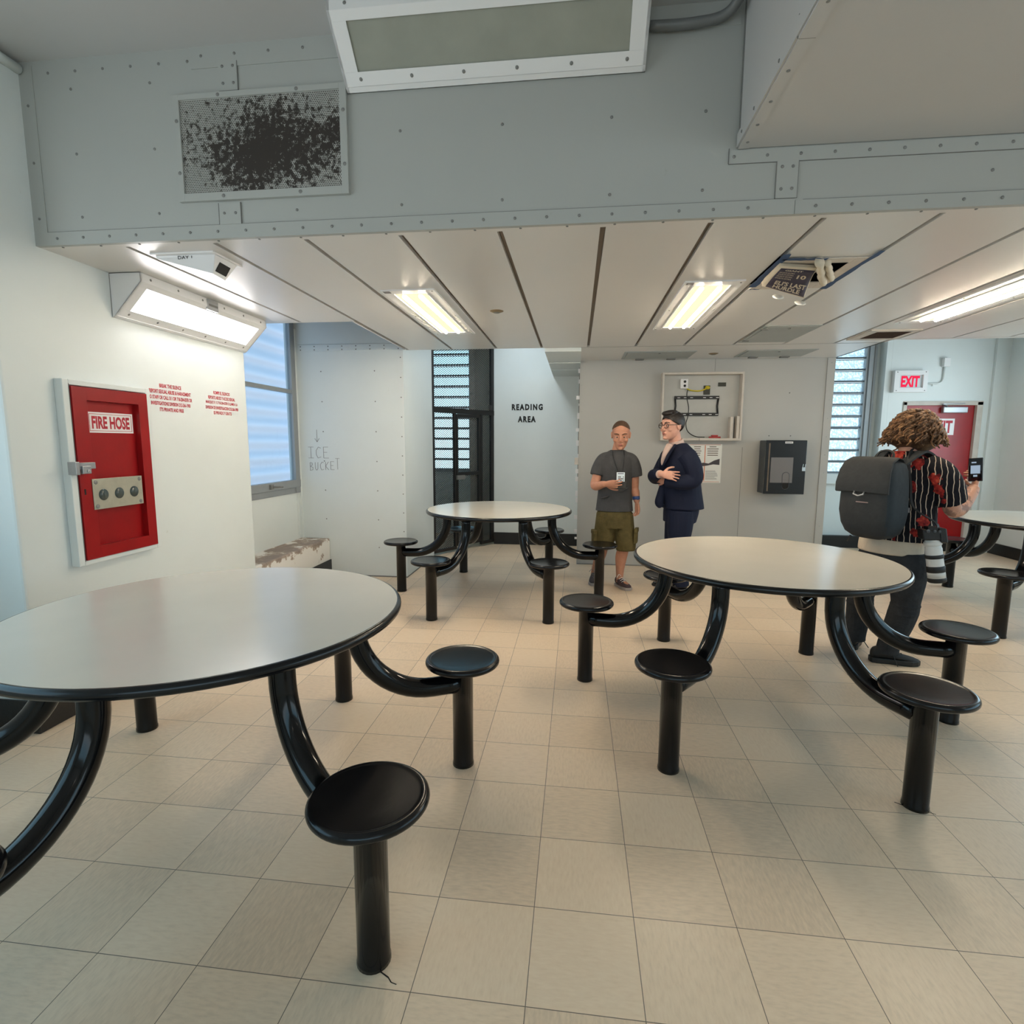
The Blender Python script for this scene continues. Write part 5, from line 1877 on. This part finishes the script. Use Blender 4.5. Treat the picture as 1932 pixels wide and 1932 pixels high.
# left arm forward, hidden by the body
limb(b, [PP(-.18, .0, 1.31) + (.06,), PP(-.22, .04, 1.18) + (.052,), PP(-.21, .12, 1.06) + (.045,), PP(-.15, .26, 1.08) + (.038,), PP(-.10, .34, 1.12) + (.028,)])
add_hand(b, PP(-.098, .345, 1.122), fp + Vector((0, 0, .3)), (rp.x, rp.y, .2), curl=(.5, .6, .5), thumb=1)
# legs
limb(b, [PP(.085, -.02, .74) + (.10,), (2.15, 3.71, .60, .088), (2.165, 3.725, .40, .062), (2.13, 3.72, .28, .058), (2.085, 3.72, .12, .034), (2.085, 3.72, .05, .024)])
limb(b, [PP(-.085, -.02, .74) + (.10,), (2.03, 3.90, .60, .088), (2.01, 3.95, .40, .062), (2.0, 3.96, .28, .058), (1.985, 3.955, .12, .034), (1.99, 3.96, .05, .024)])
build_fused(b, 'body', [M['skin_p'], M['tattoo']], pp, .0045, 2, pick=lambda c_: 1 if (c_.x > 2.25 and c_.z < 1.19 and c_.z > .95) else 0)
face_parts(pp, Hp, Rp, SP, M['hair_a'], M['iris_dark'], M['lips'])
# hair: a curly mass made of many locks
def curl_mat(k=1.0):
    m, nt, bb = nodes_of('auburn_curls')
    n = noise(nt, 22, 5, .65)
    r = ramp(nt, n.outputs[0], [(.30, lin((.24 * k, .15 * k, .09 * k))), (.52, lin((.41 * k, .29 * k, .19 * k))), (.72, lin((.57 * k, .43 * k, .295 * k)))])
    nt.links.new(r.outputs[0], bb.inputs['Base Color'])
    bb.inputs['Roughness'].default_value = .55
    bb.inputs['Specular IOR Level'].default_value = .3
    n2 = noise(nt, 160, 3, .6)
    bump(nt, bb, n2.outputs[0], .5, .01)
    return m
CURLS = [curl_mat(.8), curl_mat(1.0), curl_mat(1.3)]
h = MB()
rnd = random.Random(21)
hc = Vector((2.178, 3.83, 1.555))
h.ellipsoid(hc + Vector((0, 0, .0)), .115, .125, .105, 24, 16)
h.ellipsoid(hc + Vector((-.035, -.02, -.065)), .135, .13, .075, 24, 14)
h.ellipsoid(hc + Vector((.01, -.03, -.095)), .105, .10, .07, 24, 14)
h.ellipsoid(hc + Vector((.07, .0, -.06)), .105, .12, .075, 24, 14)
for k in range(380):
    # a point on the crown, from where the lock runs out and down
    az = rnd.uniform(0, 2 * PI)
    dirh = Vector((math.cos(az), math.sin(az), 0))
    if dirh.dot(fp) > .80:
        continue
    el = rnd.uniform(-.2, 1.45)
    st_ = hc + dirh * (.112 * math.cos(el)) + Vector((0, 0, .104 * math.sin(el)))
    L = rnd.uniform(.08, .19)
    left = max(0, dirh.dot(Vector((-.95, -.3, 0))))
    right = max(0, dirh.dot(Vector((.95, -.3, 0))))
    out = .45 + .55 * left + .25 * right
    dn_lim = rnd.uniform(1.385, 1.425) + .045 * left + .03 * right
    ph = rnd.uniform(0, 6.28)
    tw = rnd.uniform(12, 22)
    rr = rnd.uniform(.009, .019)
    pts, rad = [], []
    sdv = Vector((-dirh.y, dirh.x, 0))
    for i in range(13):
        u = i / 12
        p = st_ + dirh * (out * L * (u - .25 * u * u) * .85) + Vector((0, 0, -L * .95 * u ** 1.25))
        a = ph + tw * u
        p = p + sdv * rr * math.cos(a) + (dirh * .6 + Vector((0, 0, .6))) * rr * math.sin(a)
        if p.z < dn_lim:
            break
        pts.append(p)
        rad.append(.0095 * (1 - .6 * u))
    if len(pts) > 3:
        h.tube(pts, rad, 6, rnd.choice((0, 1, 1, 2)))
h.build('curly_hair', CURLS, pp)
# white T-shirt under the shirt
c = MB()
trunk(c, [PP(-.02, -.03, .735) + (.193, .150), PP(-.02, -.03, .80) + (.190, .145), PP(-.01, -.02, .95) + (.178, .135), PP(0, 0, 1.15) + (.165, .118)], rp)
build_fused(c, 'undershirt', cloth('cream_cotton', (.80, .74, .66), .9, .3, 12, .05), pp, .0065, 3)
def floral():
    m, nt, bb = nodes_of('striped_floral_viscose')
    tc_ = nt.nodes.new('ShaderNodeTexCoord')
    n = noise(nt, 7, 3, .5, vec=tc_.outputs['Object'])
    dp = nt.nodes.new('ShaderNodeVectorMath')
    dp.operation = 'DOT_PRODUCT'
    dp.inputs[1].default_value = (rp.x * .86 + fp.x * .5, rp.y * .86 + fp.y * .5, .06)
    nt.links.new(tc_.outputs['Object'], dp.inputs[0])
    u = math_node(nt, 'ADD', math_node(nt, 'MULTIPLY', dp.outputs[1], 34), math_node(nt, 'MULTIPLY', n.outputs[0], 1.9))
    st = math_node(nt, 'LESS_THAN', math_node(nt, 'FRACT', math_node(nt, 'ADD', u, 60)), .14)
    mx = nt.nodes.new('ShaderNodeMix')
    mx.data_type = 'RGBA'
    nt.links.new(st, mx.inputs[0])
    mx.inputs[6].default_value = (*lin((.075, .07, .095)), 1)
    mx.inputs[7].default_value = (*lin((.80, .72, .64)), 1)
    vo = nt.nodes.new('ShaderNodeTexVoronoi')
    vo.inputs['Scale'].default_value = 9.5
    nz = noise(nt, 30, 3, .5, vec=tc_.outputs['Object'])
    av = nt.nodes.new('ShaderNodeMix')
    av.data_type = 'VECTOR'
    av.inputs[0].default_value = .07
    nt.links.new(tc_.outputs['Object'], av.inputs[4])
    nt.links.new(nz.outputs[1], av.inputs[5])
    nt.links.new(av.outputs[1], vo.inputs['Vector'])
    fl_ = math_node(nt, 'LESS_THAN', vo.outputs['Distance'], .37)
    red_ = ramp(nt, nz.outputs[0], [(.35, lin((.36, .07, .09))), (.55, lin((.66, .20, .17))), (.7, lin((.80, .38, .26)))])
    m2_ = nt.nodes.new('ShaderNodeMix')
    m2_.data_type = 'RGBA'
    nt.links.new(fl_, m2_.inputs[0])
    nt.links.new(mx.outputs[2], m2_.inputs[6])
    nt.links.new(red_.outputs[0], m2_.inputs[7])
    nt.links.new(m2_.outputs[2], bb.inputs['Base Color'])
    bb.inputs['Roughness'].default_value = .8
    bb.inputs['Specular IOR Level'].default_value = .2
    n2 = noise(nt, 14, 4, .6, vec=tc_.outputs['Object'])
    bump(nt, bb, n2.outputs[0], .5, .03)
    return m
c = MB()
trunk(c, [PP(.02, -.01, .832) + (.212, .165), PP(.015, -.01, .90) + (.205, .158), PP(.01, 0, 1.08) + (.196, .143), PP(.005, 0, 1.22) + (.198, .130), PP(0, 0, 1.31) + (.180, .110), PP(0, .005, 1.365) + (.115, .085), PP(0, .012, 1.40) + (.070, .066)], rp)
limb(c, [tuple(Vector(PP(.13, 0, 1.32))) + (.068,), (2.23, 3.63, 1.27, .080), (2.265, 3.605, 1.19, .086), (2.287, 3.605, 1.115, .086), (2.295, 3.608, 1.095, .084)])
limb(c, [PP(-.15, 0, 1.31) + (.075,), PP(-.21, .03, 1.22) + (.078,), PP(-.225, .08, 1.11) + (.075,)])
build_fused(c, 'floral_shirt', floral(), pp, .0065, 3)
# jeans
c = MB()
trunk(c, [PP(-.01, -.03, .60) + (.16, .13), PP(-.01, -.03, .70) + (.182, .138), PP(-.015, -.03, .79) + (.178, .135)], rp)
limb(c, [PP(.085, -.02, .74) + (.115,), (2.145, 3.705, .60, .108), (2.16, 3.72, .42, .082), (2.155, 3.722, .36, .085), (2.125, 3.72, .25, .080), (2.082, 3.72, .12, .066), (2.078, 3.72, .068, .066)])
limb(c, [PP(-.085, -.02, .74) + (.115,), (2.03, 3.90, .60, .108), (2.005, 3.95, .42, .080), (2.0, 3.955, .36, .082), (1.995, 3.955, .25, .076), (1.985, 3.955, .12, .068), (1.985, 3.955, .068, .067)])
for kx, ky, kz in ((2.16, 3.72, .40), (2.15, 3.72, .345), (2.10, 3.72, .15), (2.0, 3.955, .34), (1.985, 3.955, .14)):
    c.lathe([(.05, -.012), (.088 if kz > .2 else .066, 0), (.05, .012)], (kx, ky, kz), 20)
build_fused(c, 'jeans', cloth('black_denim', (.20, .205, .215), .9, .4, 20, .2), pp, .0065, 2)
for hl, tp in (((1.985, 3.735, 0), (2.262, 3.70, 0)), ((1.955, 3.93, 0), (2.07, 4.13, 0))):
    s_ = MB()
    shoe(s_, hl, tp, 1.0)
    so = s_.build('shoe', pbr('black_trainer', (.075, .07, .07), .6, var=.3, vscale=50), pp, sub=1)
    s_ = MB()
    sole(s_, hl, tp, 1.08, .036)
    s_.build('sole', M['cord'], so, .006)
    s_ = MB()
    a, e = Vector(hl), Vector(tp)
    sd_ = (e - a).normalized().cross(Vector((0, 0, 1)))
    for k in range(4):
        p = a.lerp(e, .36 + .09 * k) + Vector((0, 0, .104 - .012 * k))
        s_.tube([p - sd_ * .03 - Vector((0, 0, .012)), p + Vector((0, 0, .002)), p + sd_ * .03 - Vector((0, 0, .012))], .0032, 6)
    p = a.lerp(e, .40) + sd_ * .03 + Vector((0, 0, .09))
    s_.tube(smooth_path([p, p + sd_ * .03 - Vector((0, 0, .03)), p + sd_ * .05 - Vector((-.02, 0, .085))], 4), .003, 6)
    s_.build('laces', M['cord'], so)

# backpack worn on the back
bpk = thing('backpack', 'dark grey backpack on the back of the curly haired person', 'backpack', (1.885, 3.665, .84))
bc = Vector((1.885, 3.668, 0))
def BP(r_, o_, z):                         # across (to the wearer's right), outwards, height
    q = bc + rp * r_ - fp * o_
    return Vector((q.x, q.y, z))
def bp_ring(z, w, d_in, d_out, n=32, p=.45, sh=0):
    R = []
    for i in range(n):
        t = 2 * PI * i / n
        ca, sa = math.cos(t), math.sin(t)
        x = w * math.copysign(abs(ca) ** p, ca)
        y = math.copysign(abs(sa) ** p, sa)
        y = sh + (d_out * y if y > 0 else d_in * -y * -1)
        R.append(BP(x, y, z))
    return R
BZ = [(.845, .065, .06, .03), (.855, .10, .09, .06), (.885, .138, .105, .092), (.94, .160, .11, .116), (1.02, .172, .11, .13), (1.12, .168, .11, .132), (1.20, .162, .11, .128), (1.28, .152, .108, .108), (1.325, .135, .10, .078), (1.35, .10, .07, .04)]
M['bag'] = cloth('charcoal_nylon', (.225, .23, .235), .75, .12, 25, .08)
M['bag_side'] = cloth('slate_nylon', (.20, .225, .245), .75, .12, 25, .08)
m = MB()
m.loft([bp_ring(*q) for q in BZ], True)
bm_o = m.build('main_body', [M['bag'], M['bag_side']], bpk)
# paint the two side gussets slate
for pl in bm_o.data.polygons:
    n_ = pl.normal
    pl.material_index = 1 if abs(n_.dot(rp)) > .62 else 0
# top flap folding over the outer face
m = MB()
R = []
for z, w, o_ in ((1.305, .135, -.075), (1.352, .135, -.02), (1.362, .14, .03), (1.335, .148, .095), (1.28, .156, .128), (1.20, .164, .146), (1.145, .164, .146)):
    R.append([BP(w, o_, z), BP(w * .6, o_ + .006, z + .003), BP(-w * .6, o_ + .006, z + .003), BP(-w, o_, z), BP(-w, o_ - .014, z - .006), BP(w, o_ - .014, z - .006)])
m.loft(R, True)
fl = m.build('top_flap', M['bag'], bpk, .003)
m = MB()
m.tube([BP(.03, .156, 1.150), BP(.03, .166, 1.134), BP(.0, .168, 1.124), BP(-.03, .166, 1.134), BP(-.03, .156, 1.150)], .005, 8)
m.build('clasp', M['alu'], fl)
m = MB()
m.bar(BP(.055, .150, 1.085), BP(-.02, .150, 1.085), .002, .006, (0, 0, 1))
m.build('brand_mark', pbr('faded_mark', (.62, .52, .50), .6), bm_o)
m = MB()
m.tube(smooth_path([BP(.05, -.06, 1.335), BP(.045, -.08, 1.385), BP(0, -.085, 1.405), BP(-.045, -.08, 1.385), BP(-.05, -.06, 1.335)], 5), .009, 8, flat=.6)
m.build('grab_handle', M['cord'], bpk)
m = MB()                                   # strap over the wearer's shoulders
for k in (1, -1):
    pth = smooth_path([BP(k * .075, -.09, 1.30), Vector(PP(k * .10, -.085, 1.37)), Vector(PP(k * .11, .0, 1.395)), Vector(PP(k * .125, .10, 1.33)), Vector(PP(k * .13, .13, 1.2)), Vector(PP(k * .15, .11, 1.05))], 6)
    q = []
    R = []
    for i, p in enumerate(pth):
        p = Vector(p)
        R.append([p + rp * .030 + Vector((0, 0, .007)), p - rp * .030 + Vector((0, 0, .007)), p - rp * .030 - Vector((0, 0, .007)), p + rp * .030 - Vector((0, 0, .007))])
    MB().loft(R, True, 0, False).build('shoulder_strap', M['bag'], bpk, .003)
m = MB()
m.bar(BP(-.15, .0, 1.17), BP(-.20, .02, 1.12), .018, .006)
m.build('side_strap', M['cord'], bpk)
m = MB()
m.box(*[v for v in (2.045, 2.065, 3.605, 3.62, 1.02, 1.05)])
m.build('side_tag', M['printgrey'], bpk)
MB().bar(BP(-.09, .06, .855), BP(-.10, .075, .815), .02, .006).build('base_strap', M['cord'], bpk)

# camera with a long pale lens hanging at the hip
cmr = thing('camera', 'black camera with a long white lens hanging at the hip of the curly haired person', 'camera', (2.17, 3.5, .63))
lp0, lp1 = Vector((2.150, 3.505, .872)), Vector((2.190, 3.49, .628))
la = (lp1 - lp0).normalized()
lu = la.orthogonal().normalized()
m = MB()
sd_ = Vector((1, -.1, 0)).normalized()
m.obox(lp0 - la * .03, sd_ * .062, la * .032, Vector((.1, 1, 0)).normalized() * .038)
m.obox(lp0 - la * .03 + sd_ * .045, sd_ * .02, la * .045, Vector((.1, 1, 0)).normalized() * .044)
m.obox(lp0 - la * .06, sd_ * .03, la * .02, Vector((.1, 1, 0)).normalized() * .03)
cb = m.build('camera_body', pbr('camera_black', (.07, .07, .075), .4), cmr, .008)
m = MB()
for a_, r_ in ((-.035, .012), (.0, .010), (.03, .012)):
    pc = lp0 - la * .055 + sd_ * a_ - Vector((.1, 1, 0)).normalized() * .039
    m.ellipsoid(pc, r_, .005, r_, 12, 6)
m.build('dial', M['smoked_side'], cb)
def lens_piece(name, segs, mat, par=cmr):
    R = []
    w = la.cross(lu)
    for t, r_ in segs:
        R.append([lp0 + la * t + (lu * math.cos(2 * PI * i / 28) + w * math.sin(2 * PI * i / 28)) * r_ for i in range(28)])
    return MB().loft(R, True).build(name, mat, par)
M['lens_white'] = pbr('pale_lens_barrel', (.84, .83, .81), .45)
lb = lens_piece('lens_barrel', [(0, .036), (.01, .040), (.05, .041), (.055, .0435), (.20, .0445), (.205, .046), (.235, .046)], M['lens_white'])
for a_, e_ in ((.092, .115), (.162, .200)):
    lens_piece('grip_ring', [(a_, .0455), (a_ + .003, .0475), (e_ - .003, .0475), (e_, .0455)], M['cord'], lb)
lens_piece('front_rim', [(.235, .0465), (.24, .048), (.258, .048), (.262, .044)], M['cord'], lb)
lens_piece('mount_collar', [(.012, .042), (.016, .046), (.032, .046), (.036, .042)], M['lens_white'], lb)
m = MB()
pth = smooth_path([lp0 - la * .05 + sd_ * .03, Vector((2.175, 3.53, .97)), Vector(PP(.165, -.16, 1.06)), Vector(PP(.13, -.148, 1.2)), Vector(PP(.095, -.122, 1.33)), Vector(PP(.07, -.06, 1.405)), Vector(PP(.05, .04, 1.42))], 7)
R = []
for p in pth:
    p = Vector(p)
    R.append([p + fp * .012 + rp * .003, p - fp * .012 + rp * .003, p - fp * .012 - rp * .003, p + fp * .012 - rp * .003])
m.loft(R, True, 0, False)
m.build('neck_strap', M['cord'], cmr)
# phone held up
pn = thing('phone', 'black phone held up before the red door by the curly haired person', 'phone', (2.51, 3.75, 1.22))
px_, pz_, py_ = Vector((.62, -.72, .1)).normalized(), Vector((.12, .06, 1)).normalized(), None
pc = Vector((2.512, 3.752, 1.285))
py_ = px_.cross(pz_).normalized()
pz_ = py_.cross(px_).normalized()
MB().obox(pc, px_ * .036, py_ * .005, pz_ * .074).build('case', M['cord'], pn, .003)
sgn_ = -1 if py_.y > 0 else 1
m = MB()
m.obox(pc + py_ * sgn_ * .0053, px_ * .032, py_ * .0004, pz_ * .068)
sc_ = m.build('screen', pbr('phone_glass_dark', (.08, .08, .10), .08), pn)
m = MB()
for a_, z_, w_, h_ in ((0, .0, .024, .026), (.0, -.040, .010, .006), (-.008, .045, .012, .004)):
    m.obox(pc + py_ * sgn_ * .0058 + px_ * a_ + pz_ * z_, px_ * w_, py_ * .0003, pz_ * h_)
m.build('screen_image', emit('screen_glow', (.72, .80, .88), .7), sc_)
